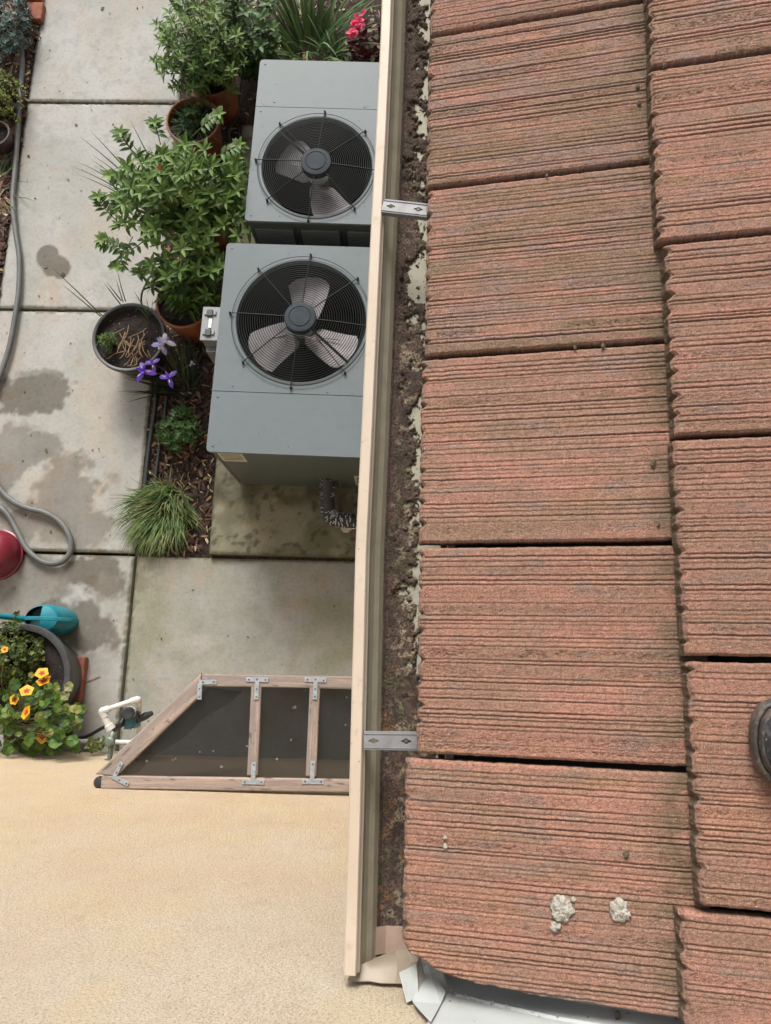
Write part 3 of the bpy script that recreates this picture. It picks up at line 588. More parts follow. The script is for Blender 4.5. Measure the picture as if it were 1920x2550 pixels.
# ================================================================ FLASHING at the stucco
fl = thing('wall_flashing', 'white painted metal flashing between the bottom roof tile and stucco', 'flashing', tuple(rp(.2, 1.6, -.02)))
slp = .03 / TA
def sheet(name, pts_grid, m, par, th=.0015):
    nu_, nv_ = len(pts_grid), len(pts_grid[0]); mb = MB(); P = [Vector(p) for r_ in pts_grid for p in r_]
    # thickness along averaged normal
    nrm = (Vector(pts_grid[1][0]) - Vector(pts_grid[0][0])).cross(Vector(pts_grid[0][1]) - Vector(pts_grid[0][0])).normalized() * th
    n = len(P); vs = P + [p - nrm for p in P]; fs = []
    for i in range(nu_ - 1):
        for j in range(nv_ - 1):
            a = i * nv_ + j; fs.append((a, a + nv_, a + nv_ + 1, a + 1)); fs.append((a + n, a + 1 + n, a + nv_ + 1 + n, a + nv_ + n))
    per = [(i, 0) for i in range(nu_)] + [(nu_ - 1, j) for j in range(1, nv_)] + [(i, nv_ - 1) for i in range(nu_ - 2, -1, -1)] + [(0, j) for j in range(nv_ - 2, 0, -1)]
    for k in range(len(per)):
        a = per[k][0] * nv_ + per[k][1]; b2 = per[(k + 1) % len(per)]; b2 = b2[0] * nv_ + b2[1]; fs.append((a, b2, b2 + n, a + n))
    mb.add(vs, fs); return mb.build(name, m, par, smooth=True)
def crease(t):
    x = .060 + t; z = np.interp(x, [.06, .075, .2, .3, 1.6], [2.977, 2.984, 3.047, 3.078, 3.078 + 1.3 * .29]); return Vector((x, -.4615, float(z)))
def fl_row(t):
    c = crease(t); return [c + Vector((0, .075, -.040)), c + Vector((0, .032, -.040)), c + Vector((0, .012, -.036)), c + Vector((0, .004, -.022)), c + Vector((0, .001, -.001)), c]
sheet('channel', [fl_row(u) for u in np.linspace(-.02, 1.4, 24)], M['wflash'], fl)
def fl_up(t):
    e = crease(t); k = min(1, max(0, (t - .0) / .004)); return [e + Vector((0, .002, .0005)), e + Vector((0, .0025, .003)), e + Vector((0, -.001, .006)), e + Vector((0, -.003, .05)), e + Vector((0, -.004, .14))]
rows = [[crease(.012) + Vector((0, .002, .0005)), crease(.012) + Vector((-.006, .0025, .02)), crease(.012) + Vector((-.012, -.001, .04)), crease(.012) + Vector((-.022, -.003, .075)), crease(.012) + Vector((-.034, -.004, .14))]] + [fl_up(t) for t in np.linspace(.03, 1.4, 22)]
sheet('upstand', rows, M['wflash'], fl)
# stucco crumbs spilled on the crease
mbc = MB(); rgc = random.Random(12)
for k in range(70):
    t = abs(rgc.gauss(.02, .05)) + .01; c_ = crease(t) + Vector((0, rgc.uniform(-.001, .008), rgc.uniform(.001, .012))); q_ = rgc.uniform(.0008, .0028)
    mbc.box(c_.x, c_.y, c_.z, q_, q_ * .8, q_ * .7, q_ * .2)
mbc.build('stucco_crumbs', M['mortar'], fl)['kind'] = 'stuff'
def pz(px, py, z): return at(px, py, z)
# torn kick-out pieces
tr = thing('torn_flashing', 'torn and bent end of metal flashing below the gutter end', 'flashing', tuple(pz(1040, 2440, 2.97)))
aw = lambda x, y, Y=-.4635: atY(x, y, Y)
sheet('kickout', [[pz(880, 2413, 2.935), aw(873, 2428, -.455), aw(866, 2442)], [pz(900, 2404, 2.938), aw(898, 2424, -.455), aw(892, 2445)], [pz(925, 2393, 2.935), aw(922, 2420, -.452), aw(918, 2444)], [pz(955, 2379, 2.93), aw(955, 2415, -.45), aw(948, 2449)], [pz(985, 2369, 2.93), aw(990, 2412, -.45), aw(985, 2450)],
                  [pz(1015, 2366, 2.935), pz(1022, 2400, 2.955), aw(1015, 2450, -.46)], [pz(1040, 2378, 2.945), pz(1044, 2396, 2.955), pz(1036, 2425, 2.96)]], M['tornm'], tr, .0012)
def flatsheet(name, pts, m, th=.0013):
    P_ = [Vector(p) for p in pts]; nn = (P_[1] - P_[0]).cross(P_[2] - P_[0]).normalized()
    if nn.z < 0: nn = -nn
    n_ = len(P_); mb = MB(); mb.add(P_ + [p - nn * th for p in P_], [tuple(range(n_)), tuple(range(2 * n_ - 1, n_ - 1, -1))] + [(i, (i + 1) % n_, (i + 1) % n_ + n_, i + n_) for i in range(n_)]); return mb.build(name, m, tr)
flatsheet('curled_tab', [pz(995, 2424, 2.995), pz(1016, 2414, 3.002), pz(1037, 2402, 3.004), pz(1041, 2445, 3.008), pz(1042, 2484, 3.012), pz(1026, 2491, 3.012), pz(1013, 2497, 3.012)], M['wflash'])
flatsheet('curl_side', [pz(1037, 2402, 3.003), pz(1046, 2384, 2.985), pz(1056, 2420, 2.985), pz(1066, 2458, 2.99), pz(1055, 2475, 2.997), pz(1042, 2484, 3.011)], M['tornm2'])
flatsheet('folded_corner', [pz(1046, 2386, 2.962), pz(1062, 2398, 2.962), pz(1084, 2440, 2.972), aw(1110, 2470, -.452), aw(1098, 2500, -.458), aw(1073, 2545, -.459), aw(1045, 2515, -.459), aw(1028, 2494, -.459), pz(1042, 2445, 2.975)], M['wflash'])
# bare gutter end floor, pinkish
b = MB(); yy = np.linspace(-.446, -.405, 6)
b.add([(gx(y) + x, y, z) for y in yy for x, z in ((.034, 2.8995), (.06, 2.884), (.10, 2.884), (.14, 2.884))], [(i * 4 + j, i * 4 + j + 1, i * 4 + j + 5, i * 4 + j + 4) for i in range(5) for j in range(3)])
b.build('trough_end', mat('bare pinkish paint', col=(.42, .31, .25), rough=.5, noise=[(20, (.33, .24, .19), .4, .7)]), gut)

# ================================================================ HEAT PUMP UNITS
def ac_unit(cTL, cBL, zt, wid, zbase, fan, ropen, seam_t, label, back=False):
    """cTL/cBL: left corners of the top (far, near). Local frame: x right, y up along unit."""
    A_ = Vector(cBL); d = Vector(cTL) - A_; Ln = d.length; ang = math.atan2(d.y, d.x) - math.pi / 2
    base = Vector((A_.x, A_.y, zbase)); root = thing('heat_pump', label, 'heat pump', tuple(base), 'grey heat pump units on the pad')
    Mx = Matrix.Translation((A_.x, A_.y, zt)) @ Matrix.Rotation(ang, 4, 'Z')
    inv = Mx.inverted(); fc = inv @ Vector((fan.x, fan.y, zt)); H = zt - zbase
    # top sheet, two pieces with seam
    sy = seam_t; cr = .018
    circ = [(fc.x + ropen * math.cos(2 * math.pi * k / 72), fc.y + ropen * math.sin(2 * math.pi * k / 72)) for k in range(72)]
    far = [(0, sy + .0015), (wid, sy + .0015), (wid, Ln), (cr, Ln), (.005, Ln - .005), (0, Ln - cr)]
    near = [(0, cr), (.005, .005), (cr, 0), (wid, 0), (wid, sy - .0015), (0, sy - .0015)]
    m1 = MB(); m1.plate(far, [circ] if not back else [], -.022, 0, Mx=Mx); m1.plate(near, [circ] if back else [], -.022, -.0 if back else -.0008, Mx=Mx)
    # rolled collar
    col_ = [(ropen + .018, -.0), (ropen + .013, .0035), (ropen + .003, .003), (ropen - .001, -.004), (ropen - .002, -.03)]
    m1.lathe(col_[::-1], c=tuple(Mx @ Vector((fc.x, fc.y, .0005))), n=72)
    m1.build('top_panel', M['ac'], root, smooth=True)
    m2 = MB(); ins = .012
    mk = MB(); rgk = random.Random(int(wid * 1000))
    for k in range(46):
        x, y = rgk.uniform(.02, wid - .05), rgk.uniform(.02, Ln - .02)
        if (x - fc.x) ** 2 + (y - fc.y) ** 2 < (ropen + .03) ** 2: continue
        q_ = rgk.uniform(.0012, .004); mk.box(x, y, .0008, q_, q_ * rgk.uniform(.5, 1.8), .0012, 0, Mx=Mx)
    mk.build('dirt_speck', M['crumb'], root)['kind'] = 'stuff'
    for (x, y) in ((.03, .03), (wid - .04, .03), (.03, Ln - .03), (.10, sy + .03), (wid * .6, sy + .014), (.03, sy - .03)):
        mk = MB(); mk.lathe([(.0001, .0028), (.0035, .002), (.005, 0)][::-1], c=tuple(Mx @ Vector((x, y, .0002))), n=10); mk.build('screw', M['screw'], root)
    # cabinet as four sides, slightly inset
    m2.box(ins + .01, Ln / 2, -H / 2 - .012, .02, Ln - 2 * ins, H - .026, .004, Mx=Mx); m2.box(wid - ins, Ln / 2, -H / 2 - .012, .02, Ln - 2 * ins, H - .026, .004, Mx=Mx)
    m2.box(wid / 2, ins + .01, -H / 2 - .012, wid - 2 * ins - .044, .02, H - .028, .002, Mx=Mx); m2.box(wid / 2, Ln - ins - .01, -H / 2 - .012, wid - 2 * ins - .044, .02, H - .028, .002, Mx=Mx)
    m2.box(wid / 2, Ln / 2, -H + .035, wid - .03, Ln - .03, .03, .004, Mx=Mx)
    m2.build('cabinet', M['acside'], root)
    m3 = MB()
    for sx in (.08, wid - .1):
        for sy_ in (.1, Ln - .1): m3 = MB(); m3.box(sx, sy_, -H + .008, .06, .09, .018, .002, Mx=Mx); m3.build('foot', M['black'], root)
    # bore
    m4 = MB(); ro = ropen - .003; m4.lathe([(ro, -.024), (ro - .012, -.05), (ro - .03, -.08), (ro - .034, -.15), (ro - .02, -.2), (ro - .03, -.3), (.02, -.32)][::-1], c=tuple(Mx @ Vector((fc.x, fc.y, 0))), n=64)
    m4.build('fan_bore', M['bore'], root, smooth=True)
    # blades
    fan_o = bpy.data.objects.new('fan', None); COL.objects.link(fan_o); fan_o.parent = root; fcw = Mx @ Vector((fc.x, fc.y, -.10)); fan_o.location = fcw - base
    angs, bl = (([math.radians(a) for a in (80, 205, 325)], .93) if not back else ([math.radians(a) for a in (135, 287)], .9))
    for k_, a0 in enumerate(angs):
        mb = MB(); nr_, na = 7, 9; vs = []
        for i in range(nr_):
            r_ = .05 + (ropen * .9 - .05) * i / (nr_ - 1); half = .27 + .05 * math.sin(i / (nr_ - 1) * 3.0) - .0 * i
            half = (.062 + .045 * (i / (nr_ - 1))) / max(r_, .09) * 1.0 + .05
            for j in range(na):
                t = -1 + 2 * j / (na - 1); a = a0 + half * t + .12 * (i / (nr_ - 1)); z = .028 * -t * (1 - .3 * i / nr_) + .006 * (1 - t * t)
                rr = r_ - (.02 * max(0, abs(t) - .6) / .4 if i == nr_ - 1 else 0); vs.append(Vector((rr * math.cos(a), rr * math.sin(a), z)))
        n_ = len(vs); fs = [(i * na + j, (i + 1) * na + j, (i + 1) * na + j + 1, i * na + j + 1) for i in range(nr_ - 1) for j in range(na - 1)]
        RZ = Matrix.Rotation(ang * 0, 4, 'Z'); vv = [fcw + v_ for v_ in vs]; mb.add(vv + [v_ - Vector((0, 0, .0015)) for v_ in vv], fs + [tuple(q + n_ for q in f[::-1]) for f in fs])
        # stiffener ribs
        for sa in (-.10, .10):
            p0 = fcw + Vector((.09 * math.cos(a0 + sa * .6), .09 * math.sin(a0 + sa * .6), .013)); p1 = fcw + Vector((ropen * .62 * math.cos(a0 + sa * 2.2 + .1), ropen * .62 * math.sin(a0 + sa * 2.2 + .1), .012)); mb.tube([p0, p1], .003, 6)
        mb.build('blade', M['blade'], fan_o, smooth=True)
    mb = MB(); mb.lathe([(.055, -.06), (.055, .02), (.0001, .02)], c=tuple(fcw), n=32); mb.build('motor', M['acdark'], fan_o, smooth=True)
    # guard
    gz = .012; cg = Mx @ Vector((fc.x, fc.y, gz)); guard = MB()
    rg_ = ropen + .022; nrings = 21
    def dome(r_): return .022 * (1 - (r_ / rg_) ** 2)
    for i in range(nrings):
        r_ = .088 + (ropen - .004 - .088) * i / (nrings - 1); n_ = 72
        pts = [cg + Vector((r_ * math.cos(2 * math.pi * k / n_), r_ * math.sin(2 * math.pi * k / n_), dome(r_))) for k in range(n_ + 1)]; guard.tube(pts, .0017, 5, cap=False)
    pts = [cg + Vector((rg_ * math.cos(2 * math.pi * k / 96), rg_ * math.sin(2 * math.pi * k / 96), 0)) for k in range(97)]; guard.tube(pts, .0017, 5, cap=False)
    for k in range(8):
        a = ang + math.radians(-4) + k * math.pi / 4 + math.pi / 2; pr_ = []
        for r_ in (.07, .14, .21, ropen, rg_, rg_ + .012): pr_.append(cg + Vector((r_ * math.cos(a), r_ * math.sin(a), dome(min(r_, rg_)) + .003)))
        guard.tube(pr_, .0026, 6)
        e = pr_[-1] - Vector((0, 0, .008)); guard.lathe([(.0001, .012), (.006, .010), (.006, -.006)], c=tuple(e), n=8)
    # cable conduit to the motor
    ca = math.radians(135 if back else -42) ; p0 = cg + Vector((.07 * math.cos(ca), .07 * math.sin(ca), -.0)); p1 = cg + Vector((ropen * math.cos(ca), ropen * math.sin(ca), -.012))
    guard.tube([p0, p1], .0075, 8)
    guard.build('fan_guard', M['wire'], root, smooth=True)
    hb = MB(); hb.lathe([(.0001, .014), (.048, .0135), (.052, .010), (.054, .0095), (.058, .012), (.076, .010), (.081, .004), (.081, -.025)][::-1], c=tuple(cg + Vector((0, 0, .022))), n=48)
    hb.build('motor_cap', M['hub'], root, smooth=True)
    return root, Mx, Ln, H
ZT = .75
ca_, cb_ = at(565, 605, ZT), at(513, 1124, ZT)
acA, MA, LA, HA = ac_unit(ca_, cb_, ZT, .95, .065, at(750, 799, ZT), 176 / F * (4.2 - ZT), (at(527, 973, ZT) - cb_).length, 'nearer grey heat pump with three pale fan blades and a box on its side')
ca2, cb2 = at(648, 148, ZT), at(609, 549, ZT)
acB, MB_, LB, HB = ac_unit(ca2, cb2, ZT, .98, .065, at(789, 415, ZT), 152 / F * (4.2 - ZT) * 1.03, (at(640, 265, ZT) - cb2).length, 'farther grey heat pump beside the flower bed with louvred near side', back=True)
# louvred near side of the back unit
mb = MB()
for k in range(3):
    x0 = .03 + k * .245; mb.box(x0 + .11, .006, -.27, .225, .008, .44, .002, Mx=MB_, mi=0)
    for j in range(26): mb.box(x0 + .11, -.001, -.075 - j * .0165, .2, .012, .005, .0, Mx=MB_, mi=1)
mb.box(.36, .004, -.03, .74, .008, .035, .002, Mx=MB_)
mb.build('louvre_panel', [M['acdark'], mat('louvre slat', col=(.13, .145, .14), rough=.5)], acB)
# stickers on the near side
def sticker(par, Mx, x, z, w_, h_, bars):
    m_ = MB(); m_.box(x, .0105, z, w_, .0012, h_, .0, Mx=Mx, mi=0)
    for (bx, bz, bw, bh) in bars: m_.box(x + bx, .0096, z + bz, bw, .0008, bh, 0, Mx=Mx, mi=1)
    m_.build('sticker', [M['sticker'], M['ink']], par)
sticker(acA, MA, .10, -.125, .125, .15, [(-.0, .05 - .022 * k, .1, .005) for k in range(5)])
sticker(acA, MA, .77, -.50, .15, .2, [(-.05, .05, .026, .04), (-.05, -.02, .026, .04), (.02, .055, .08, .02), (.02, .0, .08, .007), (.02, -.022, .08, .007), (.01, -.065, .1, .014)])
m_ = MB(); m_.box(.50, .0108, -.33, .16, .0006, .008, 0, Mx=MA); m_.build('scratch', M['ac'], acA)
# disconnect box on left side of the front unit
inv = MA.inverted(); pc = inv @ at(520, 832, .62)
bx = MB(); bx.box(-.045, pc.y, -.14, .085, .175, .24, .006, Mx=MA); bx.box(-.045, pc.y, -.012, .092, .185, .012, .003, Mx=MA); bx.box(-.045, pc.y - .1, -.17, .07, .03, .16, .004, Mx=MA)
box_o = bx.build('disconnect_box', mat('silver grey enclosure', col=(.2, .21, .22), rough=.4, metal=.3), acA)
for sy in (-.052, .055):
    bx = MB(); bx.box(-.05, pc.y + sy, .0, .03, .034, .012, .002, Mx=MA, mi=0)
    for sx in (-.072, -.026): bx.box(sx, pc.y + sy, -.002, .014, .022, .01, .002, Mx=MA, mi=1)
    bx.build('latch', [M['acdark'], M['alu']], box_o)
bx = MB(); bx.box(-.045, pc.y, -.0035, .016, .05, .004, .001, Mx=MA); bx.build('sticker', mat('white mark', col=(.8, .85, .9), rough=.3), box_o)
pv = inv @ at(513, 1067, .5)
bx = MB(); bx.lathe([(.0001, .012), (.016, .011), (.02, .004), (.02, -.05)][::-1], c=tuple(MA @ Vector((-.02, pv.y + .02, -.25))), n=18); bx.tube([MA @ Vector((-.02, pv.y + .02, -.28)), MA @ Vector((.01, pv.y + .02, -.28))], .012, 10)
bx.build('service_valve', mat('pale blue cap', col=(.35, .45, .52), rough=.4), acA, smooth=True)

# insulated pipe
pip = thing('insulated_pipe', 'black wrapped pipe elbow with pale dashes at the foot of the grey unit', 'pipe', tuple(at(820, 1280, .05)))
pts = smoothpath([at(815, 1190, .24), at(815, 1230, .20), at(817, 1272, .16), at(832, 1292, .15), at(860, 1296, .15), at(905, 1298, .15), at(960, 1299, .16)], 6)
m_ = MB(); m_.tube(pts, .040, 18); rgp = random.Random(3)
for i in range(1, len(pts) - 1):
    d = (pts[i + 1] - pts[i - 1]).normalized(); up = Vector((0, 0, 1)); sd2 = d.cross(up).normalized()
    for k in range(6):
        a = math.radians(-75 + 30 * k + rgp.uniform(-9, 9)); nrm = (up * math.cos(a) + sd2 * math.sin(a)); 
        if rgp.random() < .45: continue
        t = (nrm.cross(d)).normalized(); dd = (t + d * rgp.uniform(-.35, .35)).normalized(); p = pts[i] + nrm * .0407 + d * rgp.uniform(-.004, .004)
        m_.bar(p - dd * .011, p + dd * .011, .005, .0012, up=tuple(nrm), bev=0, mi=1)
m_.build('wrap', [M['tape'], M['tapew']], pip, smooth=True)
m_ = MB(); m_.tube([at(860, 1308, .09), at(905, 1310, .09), at(960, 1311, .09)], .02, 14); m_.lathe([(.0001, .03), (.028, .028), (.034, .018), (.034, -.03)][::-1], c=tuple(at(862, 1310, .075)), n=24)
tag(m_.build('drain_pipe', M['pvc'], smooth=True), 'white plastic drain pipe end under the black wrapped pipe', 'pipe')
m_ = MB(); m_.tube(smoothpath([at(846, 1195, .2), at(847, 1240, .13), at(848, 1285, .1)], 4), .009, 8); tag(m_.build('conduit', M['acdark'], smooth='all'), 'thin dark conduit right of the wrapped pipe elbow', 'conduit')

# ================================================================ HOSES
hp = [(52, 100), (56, 160), (50, 240), (44, 330), (38, 420), (32, 500), (38, 570), (48, 640), (47, 720), (36, 800), (22, 870), (2, 930), (-25, 1010), (-35, 1100), (-18, 1180), (4, 1222), (34, 1250), (70, 1266), (112, 1277), (150, 1300), (173, 1335), (176, 1370), (160, 1395), (132, 1404), (100, 1396), (66, 1366), (40, 1318), (18, 1280), (-10, 1258), (-60, 1240), (-140, 1235)]
m_ = MB(); m_.tube(smoothpath([at(x, y, .03 if y > 130 else .05) for x, y in hp], 6), .0165, 12); tag(m_.build('garden_hose', M['hose'], smooth='all'), 'long grey garden hose lying along the path edge and looping on the slab', 'hose')
for lb, off_ in (('black poly tube pressed against the path edge beside the bed', 0), ('black poly tube lying in the bed parallel to the path edge tube', 26)):
    m_ = MB(); m_.tube(smoothpath([at(398 + off_ * 1.1, 900, .02), at(386 + off_, 1020, .02), at(372 + off_, 1110, .018), at(362 + off_ * .9, 1200, .02), at(352 + off_ * .8, 1290, .018), at(346 + off_ * .8, 1350, .0)], 5), .013 if not off_ else .010, 10)
    tag(m_.build('poly_tube', M['hose2'], smooth='all'), lb, 'tube')
m_ = MB(); m_.tube(smoothpath([at(372, 690, .3), at(357, 720, .25), at(352, 740, .2), at(356, 765, .08), at(385, 785, .06)], 6), .006, 8); tag(m_.build('drip_line', M['hose'], smooth='all'), 'thin dark drip line curling between the clay pot and black pot', 'tube')
m_ = MB(); m_.tube(smoothpath([at(610, 120, .1), at(600, 200, .12), at(590, 290, .05), at(570, 330, .12), at(585, 420, .03)], 6), .007, 8); m_.tube(smoothpath([at(580, 150, .1), at(575, 250, .03), at(600, 360, .1), at(575, 460, .05)], 6), .006, 8)
tag(m_.build('bed_cable', M['hose2'], smooth='all'), 'dark cables tangled on the soil behind the farther unit', 'cable')

# ================================================================ POTS
def pot(name, label, c, r, h, m, lipw=.012, cat='pot', soil=(.022, .015, .014), group=None, sz=.035):
    c = Vector(c); root = thing(name, label, cat, tuple(c), group)
    b_ = MB(); r0 = r * .72
    b_.lathe([(.0001, .002), (r0 - .004, 0), (r0, .004), (r * .93, h - .04), (r * .985, h - .036), (r + .002, h - .03), (r + .003, h - .004), (r, h), (r - lipw * .6, h), (r - lipw, h - .004), (r - lipw - .004, h - .04), (r * .80, h * .4)], c=tuple(c), n=56)
    b_.build('pot_body', m, root, smooth=True)
    k = 26; th = np.linspace(0, 2 * np.pi, 49); rr = np.linspace(.0, 1, k) * (r - lipw - .002); Rr, Th = np.meshgrid(rr, th, indexing='ij'); X = Rr * np.cos(Th); Y = Rr * np.sin(Th)
    Z = h - sz - .006 + .02 * (fbm(X * 25 + c.x * 9, Y * 25, 3) - .5) + .012 * (fbm(X * 90, Y * 90, 5, 2) - .5)
    cc = np.tile(np.array(soil), (X.size, 1)); V = np.stack([X + c.x, Y + c.y, Z + c.z], -1).reshape(-1, 3)
    gridmesh('soil', V, k, 49, M['soil'], cc, parent=root, org=tuple(c), flip=False); return root
def potat(px, py, z): p = at(px, py, z); return (p.x, p.y, 0.)
PB = potat(456, 752, .31); PK = potat(320, 838, .29); PC = potat(480, 298, .31); PD = potat(525, 185, .33); PE = (-1.24, 2.62, 0)
pot('clay_pot', 'clay coloured plastic pot holding a leafy bush beside the silver box', PB, .158, .31, M['terra'], group='clay coloured pots in the bed')
pot('clay_pot', 'clay coloured pot with visible orange rim and low weeds between two bushes', PC, .163, .31, M['terra'], group='clay coloured pots in the bed')
pot('clay_pot', 'clay coloured pot mostly covered by the far leafy bush near the path joint', PD, .150, .33, M['terra'], group='clay coloured pots in the bed')
pot('clay_pot', 'clay coloured pot hidden under the large middle bush', PE, .15, .3, M['terra'], group='clay coloured pots in the bed')
pot('black_pot', 'round black plastic pot of soil and dry stems standing on the path', PK, .208, .29, M['blackpot'], lipw=.016)
PG = potat(40, 1690, .36)
pot('planter', 'big slate grey planter at the left edge below the watering can', PG, .275, .36, M['greypot'], lipw=.03, cat='planter')
PU = potat(-12, 330, .13); pot('plum_pot', 'dark plum pot at the left edge below the yellow green shrub', PU, .09, .13, M['plum'])
PR = potat(-38, 1372, .16); pr_o = thing('maroon_pot', 'shiny maroon upturned pot cut by the left photo edge beside the hose loop', 'pot', PR); b = MB()
b.lathe([(.135, .0), (.14, .004), (.138, .06), (.128, .12), (.105, .155), (.07, .172), (.045, .176), (.044, .184), (.0001, .186)], c=PR, n=56); b.build('pot_body', M['maroon'], pr_o, smooth=True)
b = MB(); b.lathe([(.139, .006), (.147, .01), (.147, .028), (.138, .032)], c=PR, n=56); b.build('rim', M['maroon'], pr_o, smooth=True)
b = MB(); q0 = at(188, 1690, .03); b.box(q0.x - .1, q0.y, .028, .3, .24, .055, .006); tag(b.build('paver_brick', M['brick'], org=(q0.x, q0.y, 0)), 'flat red brick slab showing under the big grey planter', 'brick')
b = MB(); q0 = at(60, 30, .03); b.box(q0.x, q0.y, .02, .26, .14, .05, .005); b.box(q0.x - .02, q0.y + .16, .02, .26, .14, .05, .005); tag(b.build('wooden_step', M['brick'], org=(q0.x, q0.y, 0)), 'reddish boards at the top left corner beside the path', 'step')

# ================================================================ PLANTS
def leaf_template(k=5, droop=.25, fold=.18, shape='lance'):
    rows = []; ts = np.linspace(0, 1, k)
    for t in ts:
        w = {'lance': math.sin(math.pi * t ** .8) ** .8 if 0 < t < 1 else .02, 'oval': math.sin(math.pi * t) ** .55 if 0 < t < 1 else .05, 'strap': (1 - t ** 3) * .9 + .05}[shape]
        z = -droop * t * t
        rows.append([(t, -w / 2, z + fold * w / 2), (t, 0, z), (t, w / 2, z + fold * w / 2)])
    V = np.array(rows).reshape(-1, 3); F = [(i * 3 + j, i * 3 + j + 1, i * 3 + j + 4, i * 3 + j + 3) for i in range(k - 1) for j in range(2)]
    return V, np.array(F)
def round_template(n=14):
    V = [(0.05, 0, -.10)] + [(math.cos(2 * math.pi * k / n) * (.5 + .05 * math.sin(5 * 2 * math.pi * k / n)), math.sin(2 * math.pi * k / n) * (.5 + .05 * math.sin(5 * 2 * math.pi * k / n)), .09 * math.sin(3 * 2 * math.pi * k / n + 1)) for k in range(n)]
    F = [(0, 1 + k, 1 + (k + 1) % n, 0) for k in range(n)]; return np.array(V), np.array([(0, 1 + k, 1 + (k + 1) % n, 1 + (k + 1) % n) for k in range(n)])
class Leaves:
    def __init__(s): s.V = []; s.F = []; s.C = []; s.n = 0
    def add(s, T, pos, d, up, L, W, col, curl=1.):
        V, Fq = T; d = Vector(d).normalized(); up = Vector(up); sdv = up.cross(d)
        sdv = sdv.normalized() if sdv.length > 1e-5 else d.orthogonal().normalized(); up = d.cross(sdv)
        B = np.array([d, sdv, up]); q = V * np.array([L, W, L * curl]); q = q @ B + np.array(pos)
        s.V.append(q); s.F.append(Fq + s.n); s.n += len(V); cc = np.tile(np.array(col), (len(V), 1)); s.C.append(cc)
    def build(s, name, m, parent=None, org=(0, 0, 0), smooth=False):
        V = np.concatenate(s.V) - np.array(org); F_ = np.concatenate(s.F)
        me = bpy.data.meshes.new(name); fl_ = [tuple(dict.fromkeys(f)) for f in F_.tolist()]; me.from_pydata(V.tolist(), [], fl_)
        ca = me.color_attributes.new('Col', 'FLOAT_COLOR', 'POINT'); a = np.ones((len(V), 4), np.float32); a[:, :3] = np.concatenate(s.C); ca.data.foreach_set('color', a.ravel())
        me.polygons.foreach_set('use_smooth', [smooth] * len(fl_)); me.materials.append(m); ob = bpy.data.objects.new(name, me); COL.objects.link(ob)
        if parent is not None: ob.parent = parent; ob.location = Vector(org) - wpos(parent)
        else: ob.location = org
        return ob
LT = leaf_template(); LO = leaf_template(5, .15, .12, 'oval'); LS = leaf_template(7, .0, .25, 'strap'); LR = round_template()
def jit(c, rg, a=.25): k = 1 + rg.uniform(-a, a); return tuple(max(0, x * k * (1 + rg.uniform(-.08, .08))) for x in c)
def bush(name, label, base, top, rad, nst, seed, ll=.07, lw=.024, cols=((.062, .125, .028), (.105, .19, .04), (.035, .075, .022), (.08, .15, .03)), z0=.28, T=LT, nodes=7, cat='bush', group=None, hvar=.35, tipn=5, startr=.07, buds=None, stemr=.0028):
    rg = random.Random(seed); base = Vector(base); root = thing(name, label, cat, tuple(base), group); lv = Leaves(); st = MB()
    top = Vector(top)
    for i in range(nst):
        a = rg.uniform(0, 6.283); rr = math.sqrt(rg.uniform(.0, 1)) * (rg.uniform(1., 1.3) if rg.random() < .18 else .92); p0 = base + Vector((math.cos(a) * startr * rr, math.sin(a) * startr * rr, z0))
        tip = Vector((top.x + math.cos(a) * rr * rad[0], top.y + math.sin(a) * rr * rad[1], top.z * (1 - hvar * rr * rr) - rg.uniform(0, .24 if top.z > .5 else .06)))
        if tip.z < z0 + .03: tip.z = z0 + .03
        mid = (p0 + tip) / 2 + Vector((rg.uniform(-.03, .03), rg.uniform(-.03, .03), .05)); pts = smoothpath([p0, mid, tip], 5); st.tube(pts, [stemr * (1.3 - .8 * j / (len(pts) - 1)) for j in range(len(pts))], 5)
        n_ = len(pts)
        for j in range(nodes):
            t = .25 + .75 * j / (nodes - 1); k = min(n_ - 2, int(t * (n_ - 1))); p = pts[k].lerp(pts[k + 1], t * (n_ - 1) - k if k < n_ - 1 else 0); d = (pts[k + 1] - pts[k]).normalized()
            for sgn in (0, 1):
                if rg.random() < .12: continue
                aa = j * 1.57 + sgn * math.pi + rg.uniform(-.4, .4); o1 = d.orthogonal().normalized(); o2 = d.cross(o1); out_ = o1 * math.cos(aa) + o2 * math.sin(aa)
                dd = out_ + d * rg.uniform(.1, .7) + Vector((0, 0, rg.uniform(-.25, .25))); s_ = rg.uniform(.65, 1.15) * (1.05 - .25 * t)
                lv.add(T, p, dd, d + Vector((0, 0, .6)), ll * s_, lw * s_, jit(cols[rg.randrange(len(cols))], rg), rg.uniform(.3, 1.5))
        for j in range(tipn):
            aa = j * 6.283 / tipn + rg.uniform(-.2, .2); dd = Vector((math.cos(aa), math.sin(aa), rg.uniform(.2, .9))); s_ = rg.uniform(.5, .85)
            lv.add(T, tip, dd, (0, 0, 1), ll * s_, lw * s_, jit(cols[1], rg, .2), .6)
        if buds and rg.random() < buds[1]:
            for _ in range(5): lv.add(LO, tip + Vector((rg.uniform(-.006, .006), rg.uniform(-.006, .006), .01)), (rg.uniform(-1, 1), rg.uniform(-1, 1), 1), (0, 0, 1), .016, .008, jit(buds[0], rg))
    lv.build('foliage', M['leaf'], root, tuple(base), smooth=True); st.build('stem', M['stem'], root, smooth='all'); return root
